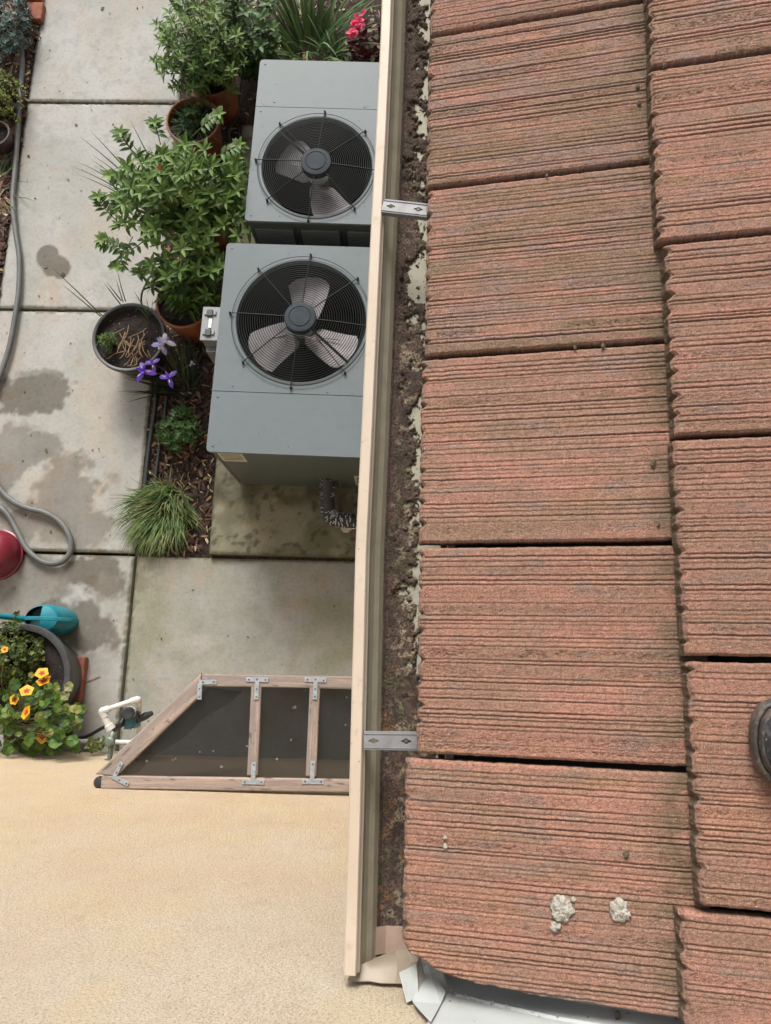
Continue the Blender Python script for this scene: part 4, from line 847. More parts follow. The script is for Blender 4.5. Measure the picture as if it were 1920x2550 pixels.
def strappy(name, label, base, n, seed, L, w, spread, lean=(0, 0), cols=((.07, .13, .05), (.1, .16, .06)), cat='plant', z0=0., br=.05, group=None, arch=.5, extra=None):
    rg = random.Random(seed); base = Vector(base); root = thing(name, label, cat, tuple(base), group); V = []; mb = MB()
    for i in range(n):
        a = rg.uniform(0, 6.283); rr = math.sqrt(rg.random()); p = base + Vector((math.cos(a) * rr * br, math.sin(a) * rr * br, z0)); l = L * rg.uniform(.6, 1.1); a2 = a + rg.uniform(-.6, .6); sp = spread * rg.uniform(.3, 1.1)
        d = Vector((math.cos(a2) * sp + lean[0], math.sin(a2) * sp + lean[1], 1)).normalized(); side = d.cross(Vector((0, 0, 1))); side = side.normalized() if side.length > .01 else Vector((1, 0, 0))
        col = jit(cols[rg.randrange(len(cols))], rg); k = 7; vs = []; hor = Vector((d.x, d.y, 0)); hor = hor.normalized() if hor.length > .01 else Vector((1, 0, 0)); ar = arch * rg.uniform(.5, 1.3)
        for j in range(k):
            t = j / (k - 1); q = p + d * (l * t) + hor * (l * .35 * ar * t * t) - Vector((0, 0, l * ar * .62 * t ** 2.4)); ww = w * (1 - t ** 2.5) * .5 + .0004
            if q.z < .006: q.z = .006 + rg.random() * .01
            vs += [q - side * ww, q + Vector((0, 0, -ww * .5)), q + side * ww]
        mb.add(vs, [(j * 3 + b_, j * 3 + b_ + 1, j * 3 + b_ + 4, j * 3 + b_ + 3) for j in range(k - 1) for b_ in (0, 1)], col=col)
    mb.build('blades', M['leaf'], root, col=True, smooth='all'); return root
def V3(p, z): return Vector((p[0], p[1], z))
t1 = at(470, 640, .74); t2 = at(430, 490, .82); t4 = at(475, 135, .72)
bush('leafy_bush', 'leafy green bush rising from the clay pot beside the silver box', PB, (t1.x - .02, t1.y + .05, .82), (.28, .2), 50, 11, ll=.088, lw=.026, group='leafy bushes in clay pots')
bush('leafy_bush', 'largest leafy green bush in the middle spreading over the path', PE, (t2.x + .01, t2.y + .09, .98), (.43, .35), 125, 12, ll=.088, lw=.026, group='leafy bushes in clay pots', buds=((.4, .03, .015), .05))
bush('leafy_bush', 'small leaved bright green bush nearest the top over the path edge', PD, (t4.x - .03, t4.y + .24, .82), (.30, .30), 95, 13, ll=.068, lw=.021, cols=((.08, .15, .035), (.12, .205, .05), (.045, .095, .028)), group='leafy bushes in clay pots', nodes=8)
# long side shoots of the middle bush
rgs = random.Random(5)
sh = thing('leafy_shoots', 'long leafy shoots leaning out of the middle bush over the path', 'plant', tuple(PE)); lv = Leaves(); st = MB()
for pts in (((400, 560, .6), (330, 620, .62), (285, 610, .66), (252, 598, .7)), ((380, 480, .6), (330, 450, .68), (295, 440, .74), (272, 438, .78)), ((390, 500, .6), (330, 500, .7), (300, 520, .74), (290, 492, .78)), ((400, 640, .5), (360, 660, .5), (345, 680, .48)), ((560, 470, .6), (610, 450, .68), (640, 455, .7)), ((560, 540, .6), (615, 545, .64), (635, 560, .62)), ((350, 400, .7), (310, 350, .78), (300, 330, .82)), ((300, 560, .6), (262, 520, .72), (245, 490, .76)), ((330, 590, .5), (300, 650, .6), (290, 665, .62)), ((480, 340, .7), (520, 300, .8), (545, 285, .84)), ((520, 400, .7), (575, 370, .8), (595, 360, .8)), ((400, 360, .7), (390, 320, .8), (385, 305, .82))):
    P_ = smoothpath([at(*q) for q in pts], 5); st = MB(); st.tube(P_, .0028, 5); st.build('stem', M['stem'], sh, smooth='all')
    for i, p in enumerate(P_[3:]):
        for sgn in (-1, 1):
            d = (P_[min(i + 4, len(P_) - 1)] - P_[i + 2]).normalized(); s2 = d.cross(Vector((0, 0, 1))).normalized() * sgn
            lv.add(LT, p, s2 + d * .5 + Vector((0, 0, rgs.uniform(-.3, .3))), (0, 0, 1), .06 * rgs.uniform(.7, 1.1), .022, jit((.08, .15, .035), rgs), .8)
    for j in range(5): lv.add(LT, P_[-1], (math.cos(j * 1.26), math.sin(j * 1.26), .5), (0, 0, 1), .045, .018, jit((.115, .2, .045), rgs), .6)
lv.build('foliage', M['leaf'], sh, tuple(PE), smooth=True)
q = at(440, 560, .3); strappy('onion_grass', 'tall grey green tubular leaves leaning over the path from the middle bush', (q.x, q.y, .0), 26, 21, .6, .009, .34, lean=(-.5, .35), cols=((.11, .16, .09), (.08, .13, .07)), z0=.3, br=.06, arch=.45)
q = at(470, 95, .3); strappy('onion_grass', 'thin grey green tubular leaves standing behind the topmost bush', (q.x, q.y + .15, .0), 26, 22, .5, .008, .35, lean=(-.15, .4), cols=((.09, .13, .085), (.06, .1, .06)), z0=.3, br=.06, arch=.15)
strappy('pot_weeds', 'low weeds filling the clay pot with the visible orange rim', PC, 90, 23, .13, .005, 1.4, cols=((.06, .12, .04), (.09, .14, .05)), z0=.26, br=.1, arch=.9)
bush('pot_clover', 'broad leaved seedlings at the edge of the orange rimmed pot', PC, (PC[0], PC[1], .37), (.1, .1), 16, 24, ll=.035, lw=.02, z0=.27, nodes=3, T=LO, cols=((.04, .11, .04), (.05, .13, .05), (.04, .09, .03)), cat='plant')
q = at(345, 950, .0)
# weeds in the black pot
rgw = random.Random(31)
w_ = thing('dry_stems', 'tangled dry brown stems lying on the soil in the black pot', 'plant', (PK[0], PK[1], .25)); st = MB()
for i in range(26):
    a = rgw.uniform(0, 6.28); r_ = rgw.uniform(.02, .12); p = Vector((PK[0] + .04 + r_ * math.cos(a), PK[1] - .03 + r_ * math.sin(a), .275)); pts = [p]
    a2 = rgw.uniform(-2.6, -.8); 
    for j in range(4): a2 += rgw.uniform(-.5, .5); pts.append(pts[-1] + Vector((math.cos(a2) * .03, math.sin(a2) * .03, rgw.uniform(-.004, .008))))
    pts = [Vector((PK[0] + (t.x - PK[0]) * min(1, .175 / max((t - Vector((PK[0], PK[1], t.z))).length, .001)), PK[1] + (t.y - PK[1]) * min(1, .175 / max((t - Vector((PK[0], PK[1], t.z))).length, .001)), t.z)) for t in pts]
    st.tube(smoothpath(pts, 3), .0022, 5)
st.build('stem', M['drystem'], w_, smooth='all')
q = at(268, 850, .3); bush('pot_weed', 'feathery green weed at the left side of the black pot', (q.x, q.y, 0), (q.x, q.y, .40), (.045, .05), 22, 33, ll=.024, lw=.005, z0=.25, nodes=8, tipn=7, startr=.03, cols=((.1, .2, .05), (.13, .24, .06), (.07, .14, .04)), cat='weed')
for seed, (bp, ln, Ls, n_, lb) in enumerate((((258, 790), (-.75, .55), .42, 2, 'single long green blade leaning left out of the black pot'), ((305, 752), (-.25, .5), .2, 4, 'short green blades at the back rim of the black pot'), ((375, 790), (.1, .1), .2, 6, 'fine dark blades at the right rim of the black pot'), ((430, 790), (.2, -.2), .2, 9, 'thin grass blades inside the clay pot beside the silver box'))):
    q = at(*bp, .26); strappy('blade_weed', lb, (q.x, q.y, 0), n_, 40 + seed, Ls, .006, .3, lean=ln, z0=.26, br=.02, arch=.2, cols=((.08, .13, .05), (.05, .1, .04)))
# iris clump
iq = at(455, 960, .0); ir = strappy('iris_plant', 'dark strappy iris clump with violet flowers between the pots and grey unit', (iq.x, iq.y, 0), 85, 51, .34, .008, .75, lean=(-.25, .3), cols=((.035, .05, .03), (.05, .075, .035), (.025, .035, .022)), br=.1, arch=.5)
def petal(mb, p, d, up, L, Wd, col, rng_, droop=.5):
    pass
def iris(px, py, z, s_, col, seed):
    rg = random.Random(seed); p = at(px, py, z); lv = Leaves(); T = leaf_template(6, .55, -.15, 'oval'); T2 = leaf_template(5, -.2, .2, 'lance')
    for k in range(3):
        a = k * 2.094 + seed; d = (math.cos(a), math.sin(a), .25); lv.add(T, p, d, (0, 0, 1), .055 * s_, .028 * s_, jit(col, rg, .2)); lv.add(T2, p + Vector((math.cos(a) * .014 * s_, math.sin(a) * .014 * s_, .004)), d, (0, 0, 1), .03 * s_, .006 * s_, (.75, .7, .5) if k < 2 else (.7, .45, .08))
        a += 1.047; lv.add(T2, p, (math.cos(a), math.sin(a), .9), (0, 0, 1), .045 * s_, .017 * s_, jit(tuple(c * 1.25 for c in col), rg, .2)); lv.add(T2, p, (math.cos(a + .3), math.sin(a + .3), .5), (0, 0, 1), .03 * s_, .012 * s_, jit(tuple(c * .8 for c in col), rg, .2))
    o_ = lv.build('flower', M['petal'], ir, tuple(p), smooth=True)
    st = MB(); st.tube(smoothpath([Vector((iq.x + rg.uniform(-.03, .03), iq.y, .02)), (Vector((iq.x, iq.y, .15)) + p) / 2, p - Vector((0, 0, .004))], 5), .0028, 6); st.build('flower_stalk', M['stem'], ir, smooth='all')
iris(402, 858, .36, 1.05, (.34, .30, .62), 1); iris(412, 850, .37, 1.0, (.6, .58, .75), 6); iris(358, 925, .34, 1.15, (.13, .06, .45), 2); iris(420, 940, .32, 1.0, (.16, .08, .5), 3); iris(478, 905, .25, .35, (.4, .38, .7), 4); iris(380, 905, .33, .8, (.2, .11, .5), 5)
# bed shrub + grass
sq = at(462, 1085, .0); bush('low_shrub', 'low glossy green shrub in the bed beside the nearer unit', (sq.x, sq.y, 0), (sq.x, sq.y, .24), (.13, .15), 60, 61, ll=.032, lw=.014, z0=.0, nodes=8, startr=.05, T=LO, cols=((.06, .14, .03), (.04, .09, .025), (.09, .18, .05)), hvar=.6, cat='shrub')
sq = at(418, 1085, .0); bush('low_shrub', 'wispy green seedlings at the path side of the low shrub', (sq.x, sq.y, 0), (sq.x, sq.y, .14), (.06, .12), 22, 62, ll=.024, lw=.009, z0=.0, nodes=5, startr=.05, cols=((.06, .13, .04), (.045, .09, .03), (.08, .15, .05)), hvar=.6, cat='shrub')
gq = at(412, 1290, 0); strappy('grass_clump', 'bright green grass clump at the path corner of the bed', (gq.x - .01, gq.y + .05, 0), 560, 63, .21, .0046, .5, lean=(-.12, -.38), cols=((.09, .17, .045), (.06, .12, .035), (.14, .22, .07), (.2, .2, .09)), cat='grass', br=.155, arch=1.0)
gq = at(474, 1290, 0); strappy('iris_shoot', 'two pale broad blades standing beside the grass clump', (gq.x, gq.y, 0), 6, 64, .34, .014, .15, lean=(0, .22), cols=((.13, .16, .1), (.1, .13, .07)), br=.015, arch=.2)
# top bed
q = at(600, 75, .35); bush('leafy_bush', 'broad leaved bush with red buds at the top centre of the bed', (q.x, q.y, 0), (q.x + .02, q.y, .62), (.24, .26), 52, 71, ll=.085, lw=.035, z0=.02, group=None, cols=((.045, .1, .028), (.07, .14, .04), (.035, .07, .022)), buds=((.35, .02, .02), .25), startr=.12)
q = at(765, 70, .2); strappy('daylily', 'arching strap leaved daylily at the top centre behind the farther unit', (q.x, q.y, 0), 120, 72, .55, .016, .9, lean=(0, .1), cols=((.06, .12, .035), (.09, .16, .05), (.05, .085, .03)), br=.16, arch=.8)
q = at(845, 150, .1); strappy('daylily', 'sparser strap leaved clump between the daylily and the pink flower', (q.x, q.y, 0), 30, 73, .42, .013, .9, cols=((.06, .1, .035), (.05, .085, .03)), br=.08, arch=.8)
q = at(915, 120, .15); bush('coleus', 'dark red leaved plant with pale variegated lower leaves behind the farther unit', (q.x, q.y, 0), (q.x + .03, q.y, .30), (.15, .14), 24, 74, ll=.07, lw=.035, z0=.02, T=LO, nodes=5, cols=((.11, .012, .018), (.06, .01, .012), (.16, .2, .12)), startr=.08, cat='plant')
q = at(900, 160, .12); bush('coleus', 'pale green variegated foliage hanging at the far edge of the unit', (q.x, q.y, 0), (q.x, q.y, .2), (.1, .08), 14, 75, ll=.06, lw=.028, z0=.02, T=LO, nodes=4, cols=((.2, .25, .17), (.1, .15, .08), (.28, .3, .24)), startr=.06, cat='plant')
fq = at(892, 62, .36); fo = thing('pink_flower', 'bright pink ruffled flower spike beside the gutter at the top', 'flower', (fq.x, fq.y, .0)); lv = Leaves(); rgf = random.Random(9)
for i in range(46):
    t = rgf.random(); p = Vector((fq.x - .04 + .055 * t + rgf.uniform(-.018, .018), fq.y - .07 + .15 * t, .34 + rgf.uniform(-.03, .03))); lv.add(LO, p, (rgf.uniform(-1, 1), rgf.uniform(-1, 1), rgf.uniform(0, 1)), (0, 0, 1), .034, .026, jit((.72, .03, .13), rgf, .3))
lv.build('petals', M['petal'], fo, (fq.x, fq.y, 0)); st = MB(); st.tube([(fq.x, fq.y, .01), (fq.x, fq.y, .33)], .004, 6); st.build('flower_stalk', M['stem'], fo, smooth='all')
# left edge plants
q = at(20, 60, .1); bush('succulent', 'blue green chalky leaved succulent in the top left corner', (q.x, q.y, 0), (q.x, q.y, .28), (.17, .34), 90, 81, ll=.035, lw=.012, z0=.0, nodes=9, tipn=6, startr=.2, cols=((.09, .15, .15), (.13, .2, .19), (.06, .1, .1)), hvar=.5, cat='plant')
q = at(-5, 235, .15); bush('small_shrub', 'yellow green tiny leaved shrub at the left edge above the plum pot', (q.x, q.y, 0), (q.x, q.y, .3), (.15, .2), 90, 82, ll=.02, lw=.012, z0=.0, nodes=10, tipn=6, startr=.12, T=LO, cols=((.16, .19, .03), (.1, .14, .03), (.22, .25, .05)), hvar=.6, cat='shrub')
q = at(5, 500, .05); strappy('bed_weed', 'sparse weed blades in the litter at the left edge', (q.x - .1, q.y + .1, 0), 40, 83, .2, .006, 1.2, br=.2, arch=.8)
# planter: herb + nasturtium
hq = at(15, 1610, .45); bush('herb_plant', 'dull green small leaved herb filling the big grey planter', (PG[0] - .03, PG[1] + .05, 0), (hq.x - .04, hq.y - .03, .60), (.2, .19), 100, 91, ll=.032, lw=.019, z0=.3, nodes=9, tipn=6, startr=.13, T=LO, cols=((.08, .125, .035), (.06, .1, .03), (.13, .17, .04), (.16, .19, .04)), hvar=.4, cat='plant')
nb = Vector((PG[0] + .02, PG[1] - .22, 0)); na = thing('nasturtium', 'round leaved nasturtium with orange flowers trailing beside the stucco wall', 'plant', tuple(nb)); lv = Leaves(); st = MB(); rgn = random.Random(17)
for i in range(300):
    px = rgn.gauss(100, 58); py = rgn.gauss(1790, 55); 
    if px > 205 or py < 1680 or py > 1905 or px > 60 + (py - 1620): continue
    z = rgn.uniform(.25, .62) if py < 1850 else rgn.uniform(.2, .5); p = at(px, py, z)
    if p.y < WALLY + .03: p.y = WALLY + .03 + rgn.random() * .03
    s_ = rgn.uniform(.022, .06); cc = [(.06, .125, .02), (.1, .18, .025), (.035, .08, .018), (.2, .2, .06)][rgn.choices(range(4), [4, 3, 4, 1])[0]]
    n_ = Vector((rgn.gauss(0, .35), rgn.gauss(.15, .35), 1)).normalized(); lv.add(LR, p, n_.orthogonal(), n_, s_, s_, jit(cc, rgn, .2), .5)
    if i % 2: st.tube(smoothpath([Vector((nb.x + rgn.uniform(-.1, .1), nb.y + rgn.uniform(0, .1), .3)), (p + nb) / 2 + Vector((0, 0, .25)), p - Vector((0, 0, .002))], 4), .0015, 4)
for (px, py, z) in ((166, 1745, .5), (170, 1712, .5), (185, 1690, .45)):
    p = at(168 + rgn.uniform(-8, 8), py + 20, .42); lv.add(LR, p, (1, 0, 0), (.1, .1, 1), .05, .05, (.24, .25, .12))
lv.build('leaves', M['leaf'], na, tuple(nb), smooth=False); st.build('stem', M['stem'], na, smooth='all')
def nflower(px, py, z, s_, tilt, seed):
    rg = random.Random(seed); p = at(px, py, z); lv = Leaves(); T = leaf_template(5, .35, .25, 'oval'); ax = Vector((tilt[0], tilt[1], 1)).normalized(); o1 = ax.orthogonal().normalized(); o2 = ax.cross(o1)
    for k in range(5):
        a = k * 1.2566 + seed; d = o1 * math.cos(a) + o2 * math.sin(a) + ax * .45; lv.add(T, p, d, ax, .030 * s_, .031 * s_, jit((.82, .42, .02), rg, .08), .6); lv.add(T, p + ax * .001, o1 * math.cos(a) + o2 * math.sin(a) + ax * .7, ax, .014 * s_, .010 * s_, (.45, .08, .01))
    lv.build('flower', M['petal'], na, tuple(p), smooth=True); m2 = MB(); m2.tube([p, p - ax * .025 * s_, p - ax * .04 * s_], [.006 * s_, .003, .0015], 8); m2.tube(smoothpath([Vector((nb.x, nb.y, .3)), (nb + p) / 2 + Vector((0, 0, .25)), p - ax * .02], 5), .0016, 5); m2.build('flower_stalk', M['stem'], na, smooth='all')
for i, (px, py, z, s_, tl) in enumerate(((105, 1678, .58, 1.15, (.1, .8)), (110, 1697, .56, 1.2, (-.1, .9)), (67, 1722, .6, 1.15, (.2, .8)), (37, 1742, .6, .9, (-.2, 0)), (68, 1775, .58, 1.2, (-.7, .4)), (107, 1835, .5, 1.1, (0, 0)), (12, 1618, .6, .6, (.2, .3)), (80, 1835, .46, .7, (.6, .2)))): nflower(px, py, z, s_, tl, 200 + i)
q = at(222, 1870, .3); st_ = bush('trailing_shoot', 'small drooping leafy shoot against the stucco right of the nasturtium', (q.x, WALLY + .05, 0), (q.x, WALLY + .06, .36), (.05, .03), 6, 93, ll=.03, lw=.016, z0=.15, nodes=4, T=LO, cols=((.12, .17, .04), (.16, .18, .06), (.09, .13, .03)), cat='plant', startr=.03)
# stray leaves / twig
m_ = MB(); m_.tube([at(210, 1700, .004), at(230, 1691, .006), at(249, 1684, .004)], .0022, 5); tag(m_.build('twig', M['drystem']), 'thin dry twig on the slab right of the grey planter', 'twig')

# ================================================================ WATERING CAN
wc = thing('watering_can', 'teal plastic watering can with top handle beside the big planter', 'watering can', tuple(at(150, 1555, 0)))
B0 = at(150, 1556, 0.0); B1 = at(98, 1532, .27); ax = Vector((0, 0, 1)); cx_, cy_ = (B0.x + B1.x) / 2, (B0.y + B1.y) / 2; cc = Vector((cx_, cy_, 0))
m_ = MB(); sc = Matrix.Scale(1.28, 4, (1, 0, 0))
m_.lathe([(.0001, .006), (.072, 0), (.078, .006), (.084, .10), (.082, .17), (.074, .225), (.068, .24)], c=tuple(cc), n=40, Mx=sc)
# hood covering front half of the top
N_ = 40; vs = []
for i in range(6):
    t = i / 5
    for k in range(N_ + 1):
        a = -math.pi / 2 * 1.0 + math.pi * k / N_; r_ = .068 * (1 - t * .98); vs.append(cc + Vector((r_ * math.cos(a) * 1.28, r_ * math.sin(a), .24 + .012 * math.sin(t * 1.57))))
m_.add(vs, [(i * (N_ + 1) + k, i * (N_ + 1) + k + 1, (i + 1) * (N_ + 1) + k + 1, (i + 1) * (N_ + 1) + k) for i in range(5) for k in range(N_)])
m_.build('can_body', M['teal'], wc, smooth=True)
m_ = MB(); m_.lathe([(.0001, .2), (.065, .2)], c=tuple(cc), n=30, Mx=sc); m_.build('can_inside', M['tealdark'], wc)
m_ = MB(); hpth = smoothpath([cc + Vector(q) for q in ((-.085, 0, .235), (-.05, 0, .275), (.02, 0, .29), (.10, 0, .27), (.158, 0, .20), (.150, 0, .12), (.104, 0, .075))], 6)
for i in range(len(hpth) - 1): m_.bar(hpth[i], hpth[i + 1] + (hpth[i + 1] - hpth[i]).normalized() * .002, .02, .009, up=(0, 1, .001) if False else tuple((Vector((0, 1, 0)).cross(hpth[i + 1] - hpth[i])).normalized()), bev=.002)
m_.build('handle', M['teal'], wc, smooth=True)
m_ = MB(); m_.tube(smoothpath([cc + Vector(q) for q in ((-.09, 0, .06), (-.16, .005, .12), (-.24, .01, .22), (-.28, .01, .27))], 5), [.022 - .0007 * i for i in range(16)], 12); m_.build('spout', M['teal'], wc, smooth='all')
m_ = MB(); m_.lathe([(.012, -.03), (.03, .0), (.03, .006), (.0001, .01)], c=tuple(cc + Vector((-.29, .01, .285))), n=20, Mx=Matrix.Rotation(R(-60), 4, 'Y')); m_.build('rose', M['teal'], wc, smooth=True)

# ================================================================ PVC, TIMER, HOSE BIB
pvp = [at(190, 1846, .12), at(335, 1848, .12), at(346, 1840, .13), at(346, 1760, .50), at(342, 1741, .56), at(262, 1768, .60), at(252, 1776, .60), at(262, 1800, .58), at(275, 1812, .58)]
pv_ = thing('pvc_pipe', 'white plastic irrigation pipe with elbows along the stucco base', 'pipe', tuple(at(335, 1848, 0)))
m_ = MB(); m_.tube([at(60, 1842, .12), at(190, 1846, .12), at(338, 1849, .12)], .0125, 14); m_.tube([pvp[2], pvp[3], pvp[4]], .0125, 14); m_.tube([pvp[4], pvp[5]], .0125, 14); m_.build('pipe', M['pvc'], pv_, smooth=True)
def elbow(c, d1, d2, r_=.0175, l=.032):
    m2 = MB(); c = Vector(c); d1 = (Vector(d1) - c).normalized(); d2 = (Vector(d2) - c).normalized(); m2.tube(smoothpath([c + d1 * l, c + d1 * .006, c + (d1 + d2) * .001, c + d2 * .006, c + d2 * l], 4), r_, 16); return m2.build('elbow', M['pvc'], pv_, smooth=True)
elbow(at(343, 1848, .12), pvp[1], pvp[3]); elbow(at(343, 1742, .56), pvp[3], pvp[5]); elbow(at(254, 1771, .60), pvp[4], at(275, 1812, .58))
m_ = MB(); a_ = at(260, 1788, .595); b_ = at(277, 1816, .58); dd = (b_ - a_); m_.tube([a_, a_ + dd * .55, a_ + dd * .6, b_], [.0155, .0165, .021, .023], 16); m_.build('adapter', M['pvc'], pv_, smooth=True)
bib = thing('hose_bib', 'weathered brass garden tap sticking out of the stucco wall', 'tap', tuple(at(273, 1890, .6)))
wq = atY(273, 1893, WALLY); zb = wq.z; Pw = wq
m_ = MB(); m_.tube([Pw - Vector((0, .01, 0)), Pw + Vector((0, .06, 0)), Pw + Vector((0, .065, 0)), Pw + Vector((0, .11, 0)), Pw + Vector((0, .14, -.02))], [.011, .013, .019, .018, .015], 14); m_.lathe([(.024, 0), (.024, .004), (.0001, .006)], c=tuple(Pw + Vector((0, .002, 0))), n=18, Mx=Matrix.Rotation(R(-90), 4, 'X')); m_.build('tap_body', M['brass'], bib, smooth=True)
m_ = MB(); hc = Pw + Vector((0, .09, .035)); m_.tube([hc - Vector((0, 0, .03)), hc], .005, 8); m_.lathe([(.016, -.003), (.024, 0), (.016, .004), (.0001, .003)], c=tuple(hc), n=10, wob=.12); m_.build('handle', M['brass'], bib, smooth=True)
tm = thing('hose_timer', 'blue and grey hose timer hanging between the tap and white pipe', 'timer', tuple(at(315, 1800, .45)))
c1 = at(316, 1776, .54); m_ = MB(); m_.lathe([(.0001, .004), (.024, .0035), (.027, .0), (.030, -.004), (.030, -.03)][::-1], c=tuple(c1), n=28); m_.build('dial', M['timerdark'], tm, smooth=True)
m_ = MB(); m_.lathe([(.0265, -.028), (.031, -.031), (.031, -.036), (.028, -.038)][::-1], c=tuple(c1), n=28); m_.build('ring', M['pvc'], tm, smooth=True)
m_ = MB(); m_.box(c1.x + .002, c1.y - .036, c1.z - .078, .06, .078, .10, .012); m_.build('timer_body', M['timer'], tm)
m_ = MB(); e1 = c1 + Vector((-.0, -.0765, -.055)); m_.bar(e1 + Vector((-.025, 0, .01)), e1 + Vector((-.006, 0, -.018)), .004, .009, up=(0, -1, 0)); m_.bar(e1 + Vector((-.006, 0, -.018)), e1 + Vector((.022, 0, .018)), .004, .009, up=(0, -1, 0)); m_.build('check_mark', M['pvc'], tm)
m_ = MB(); m_.tube([at(283, 1814, .56), at(300, 1806, .52), c1 + Vector((-.02, -.01, -.05))], [.017, .014, .014], 12); m_.tube([c1 + Vector((.02, 0, -.045)), at(345, 1792, .47), at(362, 1783, .46), at(380, 1775, .44)], [.015, .019, .019, .011], 14); m_.build('coupling', M['hose2'], tm, smooth=True)
m_ = MB(); m_.tube(smoothpath([at(296, 1812, .44), at(262, 1810, .28), at(225, 1830, .1), at(196, 1838, .03), at(120, 1850, .02)], 6), .0095, 8); tag(m_.build('feed_tube', M['hose2'], smooth='all'), 'dark tube running left from the timer toward the planter', 'tube')

# ================================================================ SCREEN PANEL
ZS = 1.25; k_ = (4.2 - ZS) / F
sc_ = thing('screen_panel', 'weathered wooden trapezoid frame with black insect screen beside the stucco', 'screen', tuple(at(560, 1940, ZS)))
def wp(x, y, dz=0): return at(x, y, ZS + dz)
def wood_bar(name, a, b_, w, seed, t=.02, par=sc_, base=(.245, .21, .19), ends=(0, 0)):
    a = Vector(a); b_ = Vector(b_); d = b_ - a; L = d.length; d.normalize(); s2 = d.cross(Vector((0, 0, 1))).normalized(); nu_, nv_ = 90, 14; V = []; C = []
    us = np.linspace(0, 1, nu_); vs_ = np.linspace(-1, 1, nv_); Ug, Vg = np.meshgrid(us, vs_, indexing='ij'); sh = Vg * w / 2
    sk = np.where(Ug < .5, ends[0], ends[1]) * sh
    P = np.array(a)[None, None] + (Ug * L + sk * (np.abs(Ug - .5) * 2) ** 8)[..., None] * np.array(d) + sh[..., None] * np.array(s2); ed = 1 - np.abs(Vg)
    P[..., 2] += -.002 * (1 - sst(0, .12, ed)) - .0012 * fbm(Ug * 8, Vg * 9, seed, 3)
    c = np.full(Ug.shape + (3,), base); g_ = fbm(Ug * L * 9, Vg * 8 + 3, seed + 2, 4); c = mixc(c, (.24, .195, .17), sst(.42, .62, g_)); c = mixc(c, (.40, .30, .24), sst(.55, .7, fbm(Ug * L * 5, Vg * 4, seed + 4)) * .6)
    c = mixc(c, (.07, .06, .05), sst(.72, .78, fbm(Ug * L * 22, Vg * 3, seed + 5)) * .8); c = c * (.88 + .24 * fbm(Ug * L * 30, Vg * 25, seed + 7, 2))[..., None]
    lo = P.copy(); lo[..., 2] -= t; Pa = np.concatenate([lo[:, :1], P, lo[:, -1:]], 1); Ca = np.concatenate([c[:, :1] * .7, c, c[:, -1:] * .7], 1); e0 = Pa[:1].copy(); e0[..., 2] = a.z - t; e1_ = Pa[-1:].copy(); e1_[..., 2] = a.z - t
    Pa = np.concatenate([e0, Pa, e1_], 0); Ca = np.concatenate([Ca[:1], Ca, Ca[-1:]], 0)
    return gridmesh(name, Pa.reshape(-1, 3), *Pa.shape[:2], M['wood'], Ca.reshape(-1, 3), parent=par, org=tuple((a + b_) / 2), flip=False)
RX = .30
def extx(x, y): p = wp(x, y); return Vector((RX, p.y + (RX - p.x) * -.035 * 0, p.z))
a_ = wp(506, 1694); wood_bar('outer_rail', a_, Vector((RX, wp(870, 1696).y, ZS)), 29 * k_, 701)
a_ = wp(252, 1948); wood_bar('wall_rail', a_, Vector((RX, wp(870, 1952).y, ZS)), 29 * k_, 702, base=(.29, .235, .20))
wood_bar('end_rail', wp(500, 1704, -.002), wp(264, 1930, -.002), 39 * k_, 703, ends=(-.9, .9))
wood_bar('slat', wp(638, 1710, -.001), wp(628, 1931, -.001), 25 * k_, 704); wood_bar('slat', wp(784, 1710, -.001), wp(774, 1933, -.001), 25 * k_, 705); wood_bar('slat', wp(930, 1710, -.001), wp(922, 1935, -.001), 25 * k_, 706)
# insect screen with a slight sag, under the wood
n_ = 30; Vs = []
for i in range(n_):
    t = i / (n_ - 1); L0 = wp(500, 1706).lerp(wp(266, 1936), t); R0 = Vector((RX, L0.y, ZS))
    for j in range(n_): s2 = j / (n_ - 1); p = L0.lerp(R0, s2); p.z = ZS - .022 - .03 * math.sin(math.pi * t) * math.sin(math.pi * s2); Vs.append(tuple(p))
gridmesh('insect_screen', np.array(Vs), n_, n_, M['net'], None, parent=sc_, org=tuple(wp(560, 1820)), flip=True)
# slack side netting dropping from the slanted end
Vs = []
for i in range(n_):
    t = i / (n_ - 1); top_ = wp(515, 1712).lerp(wp(280, 1934), t); lo_ = at(600 - 270 * t, 1722 + 205 * t, .75 + .25 * t); Lw = lo_
    for j in range(10): s2 = j / 9; p = top_.lerp(Lw, s2); p.z = (ZS - .024) + (Lw.z - ZS) * s2; p += Vector((.012, 0, 0)) * math.sin(t * 14) * s2; Vs.append(tuple(p))
gridmesh('side_netting', np.array(Vs), n_, 10, M['net2'], None, parent=sc_, org=tuple(wp(450, 1820)), flip=False)
b = MB(); bt = wp(245, 1950); b.lathe([(.0001, .012), (.014, .010), (.022, 0), (.022, -.02), (.0001, -.024)][::-1], c=tuple(bt + Vector((-.002, 0, -.012))), n=20); b.build('corner_bumper', M['hose2'], sc_, smooth=True)
def flatbar(mb, pts, w):
    for i in range(len(pts) - 1): mb.bar(pts[i], pts[i + 1], w, .002, bev=.0005)
def screws(mb, pts):
    for p in pts: mb.lathe([(.0001, .0016), (.0028, .0010), (.0036, 0)][::-1], c=tuple(p + Vector((0, 0, .001))), n=10, mi=1)
def br(name, lines, sc_pts, w=10):
    mb = MB()
    for kk, l in enumerate(lines): flatbar(mb, [wp(x, y, .0025 + kk * .0004) for x, y in l], w * k_)
    screws(mb, [wp(x, y, .0035) for x, y in sc_pts]); mb.build(name, [M['galv'], M['screw']], sc_)
